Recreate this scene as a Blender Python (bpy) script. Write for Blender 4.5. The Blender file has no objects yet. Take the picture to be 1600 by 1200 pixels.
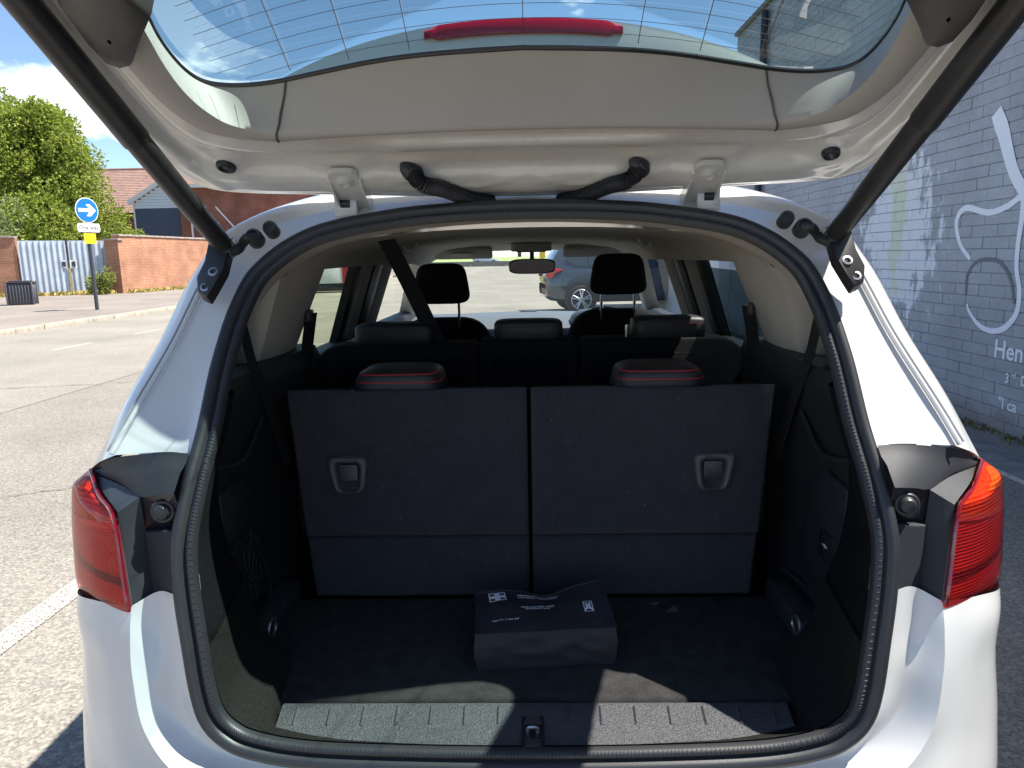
import bpy, bmesh, math, random
from mathutils import Vector, Matrix, noise
random.seed(7)
R = math.radians
scn = bpy.context.scene
col = scn.collection

# ------------------------------------------------------------------ camera
cam_d = bpy.data.cameras.new('camera'); cam = bpy.data.objects.new('camera', cam_d); col.objects.link(cam)
yaw, pit, rol = R(1.5), R(10.1), R(1.05)
fw = Vector((-math.sin(yaw) * math.cos(pit), math.cos(yaw) * math.cos(pit), -math.sin(pit)))
rt0 = Vector((math.cos(yaw), math.sin(yaw), 0)); up0 = rt0.cross(fw)
rt = rt0 * math.cos(rol) - up0 * math.sin(rol); up = rt0 * math.sin(rol) + up0 * math.cos(rol)
m3 = Matrix((rt, up, -fw)).transposed()
cam.matrix_world = Matrix.Translation((0.004, -1.05, 1.42)) @ m3.to_4x4()
cam_d.sensor_width = 36; cam_d.lens = 36 * 1110 / 1600
cam_d.clip_start = .02; cam_d.clip_end = 9000
scn.camera = cam
# ------------------------------------------------------------------ light
SUN_E, SUN_A = R(61.8), R(4.5)         # elevation; angle from +x towards +y
sd = Vector((math.cos(SUN_E) * math.cos(SUN_A), math.cos(SUN_E) * math.sin(SUN_A), math.sin(SUN_E)))
sl = bpy.data.lights.new('sun', 'SUN'); sl.energy = 5.0; sl.angle = R(.53); sl.color = (1, .955, .87)
so = bpy.data.objects.new('sun', sl); col.objects.link(so)
so.rotation_euler = sd.to_track_quat('Z', 'Y').to_euler()
w = bpy.data.worlds.new('World'); scn.world = w; w.use_nodes = True
nt = w.node_tree; N = nt.nodes; L = nt.links
bg = N['Background']; bg.inputs[1].default_value = .10
sky = N.new('ShaderNodeTexSky'); sky.sky_type = 'NISHITA'; sky.sun_disc = False
sky.sun_elevation = SUN_E; sky.sun_rotation = math.pi / 2 - SUN_A
sky.air_density = .78; sky.dust_density = .15; sky.ozone_density = 2.6
tc = N.new('ShaderNodeTexCoord'); mp = N.new('ShaderNodeMapping')
mp.inputs['Scale'].default_value = (1, 1, 2.1); mp.inputs['Location'].default_value = (.672, 4.237, 2.291)
ns = N.new('ShaderNodeTexNoise'); ns.inputs['Scale'].default_value = 4.6; ns.inputs['Detail'].default_value = 9; ns.inputs['Roughness'].default_value = .56
cr_ = N.new('ShaderNodeValToRGB'); cr_.color_ramp.elements[0].position = .56; cr_.color_ramp.elements[1].position = .66
mx = N.new('ShaderNodeMix'); mx.data_type = 'RGBA'; mx.inputs['B'].default_value = (8.6, 8.9, 9.4, 1)
L.new(tc.outputs['Generated'], mp.inputs['Vector']); L.new(mp.outputs[0], ns.inputs['Vector']); L.new(ns.outputs[0], cr_.inputs[0])
sz_ = N.new('ShaderNodeSeparateXYZ'); L.new(tc.outputs['Generated'], sz_.inputs[0]); mz = N.new('ShaderNodeMapRange'); mz.inputs[1].default_value = .30; mz.inputs[2].default_value = .42; mz.inputs[3].default_value = 1; mz.inputs[4].default_value = 0
L.new(sz_.outputs[2], mz.inputs[0]); mm_ = N.new('ShaderNodeMath'); mm_.operation = 'MULTIPLY'; L.new(cr_.outputs[0], mm_.inputs[0]); L.new(mz.outputs[0], mm_.inputs[1]); L.new(mm_.outputs[0], mx.inputs['Factor']); L.new(sky.outputs[0], mx.inputs['A']); L.new(mx.outputs['Result'], bg.inputs[0])
vs = scn.view_settings; vs.view_transform = 'Standard'; vs.look = 'None'; vs.gamma = 1; vs.exposure = 1.22; vs.use_curve_mapping = False
cy = scn.cycles; cy.use_denoising = True; cy.max_bounces = 9; cy.transparent_max_bounces = 24; cy.diffuse_bounces = 5; cy.glossy_bounces = 4
cy.transmission_bounces = 6; cy.caustics_reflective = False; cy.caustics_refractive = False; cy.sample_clamp_indirect = 8

# ------------------------------------------------------------------ helpers
def mesh(name, V, F, mat=None, parent=None, smooth=True, ang=35):
    me = bpy.data.meshes.new(name); me.from_pydata([tuple(v) for v in V], [], F); me.update()
    bm = bmesh.new(); bm.from_mesh(me); bmesh.ops.recalc_face_normals(bm, faces=bm.faces); bm.to_mesh(me); bm.free()
    if smooth:
        me.shade_smooth(); me.set_sharp_from_angle(angle=R(ang))
    if mat: me.materials.append(mat)
    o = bpy.data.objects.new(name, me); col.objects.link(o); o.parent = parent
    return o
def tag(o, label=None, cat=None, group=None, kind=None):
    if label: o['label'] = label
    if cat: o['category'] = cat
    if group: o['group'] = group
    if kind: o['kind'] = kind
    return o
def empty(name, loc=(0, 0, 0), rz=0):
    o = bpy.data.objects.new(name, None); col.objects.link(o); o.location = loc; o.rotation_euler = (0, 0, rz); o.empty_display_size = .1
    return o
def crom(P, n, closed=False):
    P = [Vector(p) for p in P]; out = []; m = len(P)
    for i in range(m if closed else m - 1):
        if closed: a, b, c, d = P[i - 1], P[i], P[(i + 1) % m], P[(i + 2) % m]
        else:
            b, c = P[i], P[i + 1]; a = P[i - 1] if i else b * 2 - c; d = P[i + 2] if i + 2 < m else c * 2 - b
        for k in range(n):
            t = k / n
            out.append(.5 * ((2 * b) + (c - a) * t + (2 * a - 5 * b + 4 * c - d) * t * t + (3 * b - a - 3 * c + d) * t ** 3))
    if not closed: out.append(P[-1])
    return out
def gridf(nr, nc, cr=False, cc=False):
    F = []
    for i in range(nr if cr else nr - 1):
        for j in range(nc if cc else nc - 1):
            i2, j2 = (i + 1) % nr, (j + 1) % nc
            F.append((i * nc + j, i2 * nc + j, i2 * nc + j2, i * nc + j2))
    return F
def loft(name, rows, mat, parent, cr=False, cc=False, **k):
    V = [p for r in rows for p in r]
    return mesh(name, V, gridf(len(rows), len(rows[0]), cr, cc), mat, parent, **k)
class MB:
    def __init__(s): s.V = []; s.F = []
    def add(s, V, F):
        b = len(s.V); s.V += [Vector(v) for v in V]; s.F += [tuple(i + b for i in f) for f in F]; return s
    def box(s, x0, x1, y0, y1, z0, z1):
        V = [(x, y, z) for x in (x0, x1) for y in (y0, y1) for z in (z0, z1)]
        return s.add(V, [(0, 1, 3, 2), (4, 6, 7, 5), (0, 4, 5, 1), (2, 3, 7, 6), (0, 2, 6, 4), (1, 5, 7, 3)])
    def tube(s, path, r, n=10, closed=False, cap=True, flat=1.0):
        P = [Vector(p) for p in path]; m = len(P); rows = []
        rr = r if isinstance(r, (list, tuple)) else [r] * m
        nrm = None
        for i, p in enumerate(P):
            a = P[i - 1] if (i or closed) else p; b = P[(i + 1) % m] if (i + 1 < m or closed) else p
            t = (b - a); t = t.normalized() if t.length > 1e-9 else Vector((0, 0, 1))
            if nrm is None:
                nrm = t.orthogonal().normalized()
            else:
                nrm = (nrm - t * nrm.dot(t)); nrm = nrm.normalized() if nrm.length > 1e-6 else t.orthogonal().normalized()
            bn = t.cross(nrm)
            rows.append([p + (nrm * math.cos(q) + bn * math.sin(q) * flat) * rr[i] for q in (2 * math.pi * k / n for k in range(n))])
        F = gridf(m, n, closed, True)
        if cap and not closed: F += [tuple(range(n)), tuple(range((m - 1) * n, m * n))]
        return s.add([v for r_ in rows for v in r_], F)
    def disc(s, c, nrm, r0, prof, n=20, sx=1.0):
        # lathe around nrm at c; prof = [(radius, height)...]
        nrm = Vector(nrm).normalized(); a = nrm.orthogonal().normalized(); b = nrm.cross(a); c = Vector(c)
        V = []; 
        for (r, h) in prof:
            for k in range(n):
                q = 2 * math.pi * k / n; V.append(c + a * math.cos(q) * r * r0 + b * math.sin(q) * r * r0 * sx + nrm * h)
        F = gridf(len(prof), n, False, True); F.append(tuple(range((len(prof) - 1) * n, len(prof) * n))); F.append(tuple(range(n)))
        return s.add(V, F)
    def prism(s, poly, f, d0, d1):
        # poly 2d, f(u,v,d)->point
        n = len(poly); V = [f(u, v, d0) for u, v in poly] + [f(u, v, d1) for u, v in poly]
        return s.add(V, [tuple(range(n)), tuple(range(2 * n - 1, n - 1, -1))] + [(i, (i + 1) % n, n + (i + 1) % n, n + i) for i in range(n)])
    def mirror(s):
        n = len(s.V); V = [Vector((-v.x, v.y, v.z)) for v in s.V]; return MB().add(V, s.F)
    def build(s, name, mat, parent=None, bevel=0, seg=2, **k):
        o = mesh(name, s.V, s.F, mat, parent, **k)
        if bevel:
            bm = bmesh.new(); bm.from_mesh(o.data)
            E_ = [e for e in bm.edges if len(e.link_faces) == 2 and e.calc_face_angle(0) > R(30)]
            bmesh.ops.bevel(bm, geom=E_, offset=bevel, segments=seg, profile=.5, affect='EDGES', clamp_overlap=True)
            bm.to_mesh(o.data); bm.free(); o.data.shade_smooth(); o.data.set_sharp_from_angle(angle=R(k.get('ang', 40)))
        return o
def cushion(c, half, e=.45, nu=28, nv=14, f=None):
    # superellipsoid cushion
    def sp(v, p): return math.copysign(abs(v) ** p, v)
    V = []
    for i in range(nv + 1):
        ph = -math.pi / 2 + math.pi * i / nv
        for j in range(nu):
            th = 2 * math.pi * j / nu
            p = Vector((sp(math.cos(ph), e) * sp(math.cos(th), e) * half[0], sp(math.cos(ph), e) * sp(math.sin(th), e) * half[1], sp(math.sin(ph), e) * half[2]))
            if f: p = f(p)
            V.append(Vector(c) + p)
    return V, gridf(nv + 1, nu, False, True)

# ------------------------------------------------------------------ materials
MATS = {}
def mat(name, base, rough=.5, metal=0, coat=0, spec=.5, bump=None, var=None, sheen=0, trans=None):
    m = bpy.data.materials.new(name); m.use_nodes = True; MATS[name] = m
    n = m.node_tree.nodes; l = m.node_tree.links; b = n['Principled BSDF']
    b.inputs['Base Color'].default_value = (*base, 1); b.inputs['Roughness'].default_value = rough; b.inputs['Metallic'].default_value = metal
    b.inputs['Coat Weight'].default_value = coat; b.inputs['Coat Roughness'].default_value = .04; b.inputs['Specular IOR Level'].default_value = spec
    if sheen: b.inputs['Sheen Weight'].default_value = sheen; b.inputs['Sheen Roughness'].default_value = .6
    if bump or var:
        g = n.new('ShaderNodeNewGeometry')
    if bump:
        sc, st, di = bump
        x = n.new('ShaderNodeTexNoise'); x.inputs['Scale'].default_value = sc; x.inputs['Detail'].default_value = 3
        bp = n.new('ShaderNodeBump'); bp.inputs['Strength'].default_value = st; bp.inputs['Distance'].default_value = di
        l.new(g.outputs['Position'], x.inputs['Vector']); l.new(x.outputs[0], bp.inputs['Height']); l.new(bp.outputs[0], b.inputs['Normal'])
    if var:
        for k, (sc, lo, hi, p0, p1) in enumerate(var):
            x = n.new('ShaderNodeTexNoise'); x.inputs['Scale'].default_value = sc; x.inputs['Detail'].default_value = 5
            r = n.new('ShaderNodeMapRange'); r.inputs[1].default_value = p0; r.inputs[2].default_value = p1; r.inputs[3].default_value = lo; r.inputs[4].default_value = hi
            mm = n.new('ShaderNodeMix'); mm.data_type = 'RGBA'; mm.blend_type = 'MULTIPLY'; mm.inputs['Factor'].default_value = 1
            l.new(g.outputs['Position'], x.inputs['Vector']); l.new(x.outputs[0], r.inputs[0]); l.new(r.outputs[0], mm.inputs['B'])
            if k: l.new(prev.outputs['Result'], mm.inputs['A'])
            else: mm.inputs['A'].default_value = (*base, 1)
            prev = mm
        l.new(prev.outputs['Result'], b.inputs['Base Color'])
    return m
def speck(m, scale, thr, colr, base=None):
    """small lint specks over an existing material"""
    n = m.node_tree.nodes; l = m.node_tree.links; b = n['Principled BSDF']
    g = n.new('ShaderNodeNewGeometry'); v = n.new('ShaderNodeTexVoronoi'); v.inputs['Scale'].default_value = scale
    lt = n.new('ShaderNodeMath'); lt.operation = 'LESS_THAN'; lt.inputs[1].default_value = thr
    hs = n.new('ShaderNodeSeparateColor'); gt = n.new('ShaderNodeMath'); gt.operation = 'GREATER_THAN'; gt.inputs[1].default_value = .8
    mu = n.new('ShaderNodeMath'); mu.operation = 'MULTIPLY'
    mm = n.new('ShaderNodeMix'); mm.data_type = 'RGBA'; mm.inputs['B'].default_value = (*colr, 1)
    l.new(g.outputs['Position'], v.inputs['Vector']); l.new(v.outputs['Distance'], lt.inputs[0]); l.new(v.outputs['Color'], hs.inputs[0]); l.new(hs.outputs[0], gt.inputs[0])
    l.new(lt.outputs[0], mu.inputs[0]); l.new(gt.outputs[0], mu.inputs[1]); l.new(mu.outputs[0], mm.inputs['Factor'])
    src = b.inputs['Base Color']
    if src.is_linked:
        l.new(src.links[0].from_socket, mm.inputs['A'])
    else: mm.inputs['A'].default_value = src.default_value
    l.new(mm.outputs['Result'], src)
    return m
paint = mat('white_paint', (.58, .58, .575), .3, coat=1, var=[(3, .96, 1.03, .3, .7)])
paint.node_tree.nodes['Principled BSDF'].inputs['Coat Roughness'].default_value = .14
paint_in = mat('white_paint_warmed', (.63, .615, .58), .3, coat=.9, var=[(6, .93, 1.03, .3, .7), (45, .95, 1.0, .35, .5)])  # same white as the body, with reflected warmth put into its colour
rubber = mat('black_rubber', (.022, .023, .027), .42, bump=(500, .12, .002))
plastic = mat('dark_plastic', (.034, .036, .041), .38, bump=(900, .25, .002))
plastic_m = mat('matt_pocket_plastic', (.024, .026, .031), .55, spec=.35, bump=(900, .25, .002))
plastic_g = mat('black_gloss_plastic', (.02, .02, .024), .22, bump=(300, .05, .001))
sillplastic = mat('grained_sill_plastic', (.060, .062, .068), .36, bump=(380, 1, .004), var=[(380, .65, 1.45, .36, .64), (9, .85, 1.15, .3, .7)])
steelblk = mat('black_steel', (.022, .021, .022), .38, metal=.0, var=[(30, .8, 1.2, .3, .7)])
greytrim = mat('warm_grey_trim', (.37, .352, .33), .62, bump=(1200, .3, .001), var=[(5, .94, 1.05, .3, .7)])
beige = mat('beige_headliner', (.60, .56, .50), .85, bump=(900, .3, .001), var=[(7, .92, 1.06, .3, .7)])
greytrim_d = mat('dark_grey_trim', (.075, .07, .066), .5, bump=(900, .3, .001))
carpet = mat('black_carpet', (.008, .0085, .011), .97, bump=(1100, .9, .004), var=[(60, .75, 1.3, .3, .7), (700, .45, 1.7, .3, .7)], spec=.12)
speck(carpet, 60, .08, (.09, .085, .08))
seatcarpet = mat('charcoal_seat_carpet', (.031, .031, .040), .97, bump=(900, .8, .004), var=[(18, .88, 1.14, .3, .7), (600, .45, 1.65, .3, .7)], spec=.12, sheen=.12)
speck(seatcarpet, 55, .075, (.20, .19, .17))
cornercarpet = mat('grey_felt', (.019, .019, .018), .97, bump=(700, 1, .004), var=[(500, .45, 1.7, .3, .7)], spec=.1)
floorcarpet = mat('boot_floor_carpet', (.048, .047, .047), .98, bump=(900, 1, .004), var=[(30, .8, 1.2, .3, .7), (800, .4, 1.7, .3, .7)], spec=.08)
speck(floorcarpet, 50, .05, (.12, .115, .11))
sidetrim = mat('boot_trim_plastic', (.019, .020, .024), .55, bump=(700, .4, .002), var=[(20, .85, 1.15, .3, .7)])
fabric = mat('black_seat_fabric', (.010, .010, .012), .9, bump=(700, .6, .003), spec=.15)
leather = mat('black_leatherette', (.013, .013, .016), .5, bump=(500, .3, .002), var=[(9, .85, 1.15, .3, .7)])
red_thread = mat('red_thread', (.42, .02, .03), .7)
dash_m = mat('grey_dash', (.10, .11, .125), .45, bump=(600, .2, .002))
doortrim = mat('door_trim', (.020, .022, .028), .5, bump=(600, .2, .002))
chrome = mat('chrome', (.75, .75, .76), .16, metal=1)
zinc = mat('zinc_steel', (.5, .5, .5), .4, metal=1)
lens_clear_red = None
lens_red = mat('red_lens', (.58, .006, .012), .2, coat=.45)
lens_dark = mat('dark_red_lens', (.16, .001, .008), .12, coat=1)
lens_amber = mat('amber_lens', (.75, .10, .008), .2, coat=.4)
lens_pale = mat('pale_pink_lens', (.62, .20, .19), .12, coat=1)
def glassmat(name, tint, refl=1.0, rough=0.0):
    m = bpy.data.materials.new(name); m.use_nodes = True; n = m.node_tree.nodes; l = m.node_tree.links; n.clear()
    o = n.new('ShaderNodeOutputMaterial'); t = n.new('ShaderNodeBsdfTransparent'); t.inputs[0].default_value = (*tint, 1)
    g = n.new('ShaderNodeBsdfGlossy'); g.inputs['Roughness'].default_value = rough
    fr = n.new('ShaderNodeFresnel'); fr.inputs[0].default_value = 1.45
    mu = n.new('ShaderNodeMath'); mu.operation = 'MULTIPLY'; mu.inputs[1].default_value = refl
    mx = n.new('ShaderNodeMixShader')
    l.new(fr.outputs[0], mu.inputs[0]); l.new(mu.outputs[0], mx.inputs[0]); l.new(t.outputs[0], mx.inputs[1]); l.new(g.outputs[0], mx.inputs[2]); l.new(mx.outputs[0], o.inputs[0])
    return m
glass_rear = glassmat('tinted_rear_glass', (.66, .82, .79), .28)
glass_side = glassmat('green_side_glass', (.62, .70, .56), .5)
glass_dark = glassmat('dark_side_glass', (.19, .25, .245), .5)
glass_front = glassmat('windscreen_glass', (.90, .95, .92), .10)
glass_car = mat('dark_car_glass', (.02, .03, .035), .05, coat=1)

# ================================================================== GROUND
def asphalt(name, c, sc=1.0):
    m = bpy.data.materials.new(name); m.use_nodes = True; n = m.node_tree.nodes; l = m.node_tree.links; b = n['Principled BSDF']
    b.inputs['Roughness'].default_value = .9; b.inputs['Specular IOR Level'].default_value = .25
    g = n.new('ShaderNodeNewGeometry')
    def nz(s, d=4, r=.6):
        x = n.new('ShaderNodeTexNoise'); x.inputs['Scale'].default_value = s; x.inputs['Detail'].default_value = d; x.inputs['Roughness'].default_value = r
        l.new(g.outputs['Position'], x.inputs['Vector']); return x
    v = n.new('ShaderNodeTexVoronoi'); v.inputs['Scale'].default_value = 95 * sc; l.new(g.outputs['Position'], v.inputs['Vector'])
    sep = n.new('ShaderNodeSeparateColor'); l.new(v.outputs['Color'], sep.inputs[0])
    r1 = n.new('ShaderNodeValToRGB'); e = r1.color_ramp.elements
    e[0].position = 0; e[0].color = (c[0] * .70, c[1] * .70, c[2] * .71, 1); e[1].position = 1; e[1].color = (c[0] * 1.32, c[1] * 1.3, c[2] * 1.26, 1)
    l.new(sep.outputs[0], r1.inputs[0])
    fine = nz(60, 6, .7); r2 = n.new('ShaderNodeMapRange'); r2.inputs[1].default_value = .3; r2.inputs[2].default_value = .7; r2.inputs[3].default_value = .72; r2.inputs[4].default_value = 1.25
    l.new(fine.outputs[0], r2.inputs[0])
    big = nz(.45, 6, .6); r3 = n.new('ShaderNodeMapRange'); r3.inputs[1].default_value = .3; r3.inputs[2].default_value = .7; r3.inputs[3].default_value = .80; r3.inputs[4].default_value = 1.17
    l.new(big.outputs[0], r3.inputs[0])
    mu = n.new('ShaderNodeMath'); mu.operation = 'MULTIPLY'; l.new(r2.outputs[0], mu.inputs[0]); l.new(r3.outputs[0], mu.inputs[1])
    mm = n.new('ShaderNodeMix'); mm.data_type = 'RGBA'; mm.blend_type = 'MULTIPLY'; mm.inputs['Factor'].default_value = 1
    l.new(r1.outputs[0], mm.inputs['A']); l.new(mu.outputs[0], mm.inputs['B']); l.new(mm.outputs['Result'], b.inputs['Base Color'])
    bp = n.new('ShaderNodeBump'); bp.inputs['Strength'].default_value = .3; bp.inputs['Distance'].default_value = .004
    l.new(v.outputs['Distance'], bp.inputs['Height']); l.new(bp.outputs[0], b.inputs['Normal'])
    return m
asph = asphalt('worn_asphalt', (.225, .208, .182))
asph_road = asphalt('road_asphalt', (.25, .232, .20), 1.4)
pave_m = asphalt('pavement_asphalt', (.235, .205, .18), 1.3)
def sheet(name, x0, x1, y0, y1, z, m, parent=None):
    return mesh(name, [(x0, y0, z), (x1, y0, z), (x1, y1, z), (x0, y1, z)], [(0, 1, 2, 3)], m, parent, smooth=False)
tag(sheet('ground', -4000, 4000, -4000, 4000, 0, asph), kind='structure')
tag(sheet('road', -11.0, -5.2, -60, 240, .004, asph_road), kind='structure')
# worn white paint
def wornpaint(name, c, amt):
    m = bpy.data.materials.new(name); m.use_nodes = True; n = m.node_tree.nodes; l = m.node_tree.links; b = n['Principled BSDF']
    b.inputs['Base Color'].default_value = (*c, 1); b.inputs['Roughness'].default_value = .8
    g = n.new('ShaderNodeNewGeometry'); x = n.new('ShaderNodeTexNoise'); x.inputs['Scale'].default_value = 110; x.inputs['Detail'].default_value = 8; x.inputs['Roughness'].default_value = .75
    r = n.new('ShaderNodeMapRange'); r.inputs[1].default_value = amt; r.inputs[2].default_value = amt + .1
    l.new(g.outputs['Position'], x.inputs['Vector']); l.new(x.outputs[0], r.inputs[0]); l.new(r.outputs[0], b.inputs['Alpha'])
    return m
line_m = wornpaint('worn_white_line', (.52, .50, .45), .44)
tag(sheet('bay_line', -2.09, -1.97, -3, 3.4, .008, line_m), kind='structure')
for i in range(-2, 14):
    tag(sheet('lane_dash', -8.16, -8.05, 8.2 + i * 2.55 * 1.0, 8.2 + i * 2.55 + 1.1, .009, line_m), kind='structure')
# car park markings seen through the windscreen
for yy in (11, 14.5, 18, 24, 33):
    tag(sheet('bay_mark', -4.4, -2.4, yy, yy + .1, .009, line_m), kind='structure')
crack_m = mat('tar_crack', (.11, .10, .09), .9)
for (pts, wd) in (([(-5.2, 2.55), (-4.2, 2.75), (-3.4, 3.05), (-2.6, 3.5), (-1.6, 3.75)], .006), ([(-7.5, 6.9), (-5.5, 7.2), (-4.0, 7.8), (-2.0, 8.6)], .010)):
    P = crom([(x, y, .0085) for x, y in pts], 14); V = []
    for i, p in enumerate(P):
        j = random.uniform(-.03, .03); k = wd * random.uniform(.3, 1.2); V += [(p.x, p.y + j - k, .0085), (p.x, p.y + j + k, .0085)]
    tag(mesh('road_crack', V, [(2 * i, 2 * i + 2, 2 * i + 3, 2 * i + 1) for i in range(len(P) - 1)], crack_m, smooth=False), kind='structure')
# pavement on the far side of the road, with kerb stones
pv = tag(mesh('pavement', [(-60, -60, .10), (-11.14, -60, .10), (-11.14, 240, .10), (-60, 240, .10)], [(0, 1, 2, 3)], pave_m, smooth=False), kind='structure')
kerb_m = mat('kerb_concrete', (.40, .35, .28), .9, bump=(60, .5, .01), var=[(8, .75, 1.2, .3, .7), (90, .8, 1.2, .3, .7)])
kb = empty('kerb'); tag(kb, kind='structure')
kme = None
for i in range(60):
    y0 = 2 + i * .915
    if kme is None:
        o = MB().box(-.075, .075, 0, .9, -.05, .115).build('kerb_stone', kerb_m, kb, bevel=.012); kme = o.data
    else:
        o = bpy.data.objects.new('kerb_stone', kme); col.objects.link(o); o.parent = kb
    o.location = (-11.07 + random.uniform(-.006, .006), y0, random.uniform(-.006, .004))
# edging strip at the painted wall
conc = mat('old_concrete', (.21, .205, .19), .9, bump=(40, .7, .01), var=[(5, .6, 1.25, .3, .7), (60, .8, 1.2, .3, .7)])
tag(MB().box(3.02, 3.38, -8, 13, -.05, .012).build('concrete_channel', conc, bevel=.004), kind='structure')
tag(MB().box(3.0, 3.018, -8, 13, -.05, .02).build('channel_edge', mat('pale_concrete', (.42, .41, .38), .9, var=[(20, .7, 1.2, .3, .7)])), kind='structure')

# ================================================================== PAINTED BRICK WALL
WX = 3.67
def wallmat():
    m = bpy.data.materials.new('grey_painted_brick'); m.use_nodes = True; n = m.node_tree.nodes; l = m.node_tree.links; b = n['Principled BSDF']
    b.inputs['Roughness'].default_value = .62
    g = n.new('ShaderNodeNewGeometry')
    def nz(s, d=5, r=.6):
        x = n.new('ShaderNodeTexNoise'); x.inputs['Scale'].default_value = s; x.inputs['Detail'].default_value = d; x.inputs['Roughness'].default_value = r
        l.new(g.outputs['Position'], x.inputs['Vector']); return x
    def mr(src, a, bb, lo, hi):
        r = n.new('ShaderNodeMapRange'); r.inputs[1].default_value = a; r.inputs[2].default_value = bb; r.inputs[3].default_value = lo; r.inputs[4].default_value = hi
        l.new(src, r.inputs[0]); return r.outputs[0]
    def mix(f, a, bcol, mode='MIX'):
        x = n.new('ShaderNodeMix'); x.data_type = 'RGBA'; x.blend_type = mode
        if isinstance(f, float): x.inputs['Factor'].default_value = f
        else: l.new(f, x.inputs['Factor'])
        if isinstance(a, tuple): x.inputs['A'].default_value = a
        else: l.new(a, x.inputs['A'])
        if isinstance(bcol, tuple): x.inputs['B'].default_value = bcol
        else: l.new(bcol, x.inputs['B'])
        return x.outputs['Result']
    def math_(op, a, bb):
        x = n.new('ShaderNodeMath'); x.operation = op
        for k, v in enumerate((a, bb)):
            if isinstance(v, (int, float)): x.inputs[k].default_value = v
            else: l.new(v, x.inputs[k])
        return x.outputs[0]
    base = mix(1.0, (.345, .37, .405, 1), mr(nz(1.3).outputs[0], .3, .7, .80, 1.14), 'MULTIPLY')
    base = mix(1.0, base, mr(nz(35).outputs[0], .3, .7, .9, 1.1), 'MULTIPLY')
    oi = n.new('ShaderNodeObjectInfo'); base = mix(1.0, base, mr(oi.outputs['Random'], 0, 1, .96, 1.03), 'MULTIPLY')
    sp = n.new('ShaderNodeSeparateXYZ'); l.new(g.outputs['Position'], sp.inputs[0])
    # old white and yellow paint daubed on in a column about y = 6.3
    def band(v, c, wd):   # 1 inside
        d = math_('ABSOLUTE', math_('SUBTRACT', v, c), 0); return mr(d, 0, wd, 1, 0)
    stretch = n.new('ShaderNodeMapping'); stretch.inputs['Scale'].default_value = (1, 1, .5); l.new(g.outputs['Position'], stretch.inputs[0])
    w1 = n.new('ShaderNodeTexNoise'); w1.inputs['Scale'].default_value = 7.5; w1.inputs['Detail'].default_value = 9; w1.inputs['Roughness'].default_value = .68; l.new(stretch.outputs[0], w1.inputs['Vector'])
    reg = math_('MULTIPLY', band(sp.outputs[1], 6.25, 1.15), band(sp.outputs[2], 1.6, 1.5))
    wh = mr(math_('ADD', math_('MULTIPLY', reg, .62), math_('SUBTRACT', w1.outputs[0], .5)), .22, .30, 0, 1)
    base = mix(math_('MULTIPLY', wh, .85), base, (.76, .80, .85, 1))
    regy = math_('MULTIPLY', band(sp.outputs[1], 6.25, .28), band(sp.outputs[2], 1.75, 1.3))
    ye = mr(math_('ADD', math_('MULTIPLY', regy, .5), math_('SUBTRACT', w1.outputs[0], .56)), .11, .17, 0, 1)
    base = mix(math_('MULTIPLY', ye, .5), base, (.58, .62, .30, 1))
    # dirt along the foot of the wall
    dirt = mr(math_('ADD', sp.outputs[2], math_('MULTIPLY', nz(6).outputs[0], .28)), .22, .42, 1, 0)
    base = mix(math_('MULTIPLY', dirt, .6), base, (.13, .115, .095, 1))
    l.new(base, b.inputs['Base Color'])
    bp = n.new('ShaderNodeBump'); bp.inputs['Strength'].default_value = .5; bp.inputs['Distance'].default_value = .006
    l.new(nz(70, 6, .7).outputs[0], bp.inputs['Height']); l.new(bp.outputs[0], b.inputs['Normal'])
    return m
wm = wallmat()
wall = tag(empty('painted_wall', (WX, 4, 0)), 'tall grey painted brick wall with white lettering and graffiti beside the car', 'wall')
WY0, WY1, WZ = -6.0, 12.2, 5.1
MB().box(.010, .30, WY0 - 4, WY1 - 4, -.05, WZ).build('wall_core', mat('dark_joint', (.31, .33, .36), .9), wall)
PL, PH = .325, .0945
rest = MB(); bme = None; nb = 0
for r in range(int(WZ / PH)):
    z0 = r * PH + .004
    off = (PL / 2 if r % 2 else 0) + random.uniform(-.03, .03)
    y = WY0 + off
    while y + PL < WY1:
        dx = random.uniform(-.0022, .0022); dz = random.uniform(-.0015, .0015); gl = random.uniform(-.002, .002)
        if 4.0 <= y <= 7.45 and z0 < 2.45 and nb < 300:
            if bme is None:
                ob = MB().box(0, .03, 0, PL - .0055, 0, PH - .005).build('brick', wm, wall, bevel=.0022, seg=1); bme = ob.data
            else:
                ob = bpy.data.objects.new('brick', bme); col.objects.link(ob); ob.parent = wall
            ob.location = (dx, y - 4, z0 + dz); nb += 1
        else:
            rest.box(dx, .03, y - 4, y - 4 + PL - .0055, z0 + dz, z0 + dz + PH - .005)
        y += PL
tag(rest.build('brickwork', wm, wall, smooth=False), kind='stuff')
MB().box(-.05, .36, WY0 - 4, WY1 - 4, WZ, WZ + .07).build('coping', conc, wall, bevel=.01)
# rain pipe on the wall
MB().tube([(-.07, 6.5, .1), (-.07, 6.5, WZ - .1)], .055, 14).build('rain_pipe', mat('navy_pipe', (.02, .025, .045), .45), wall)
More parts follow.
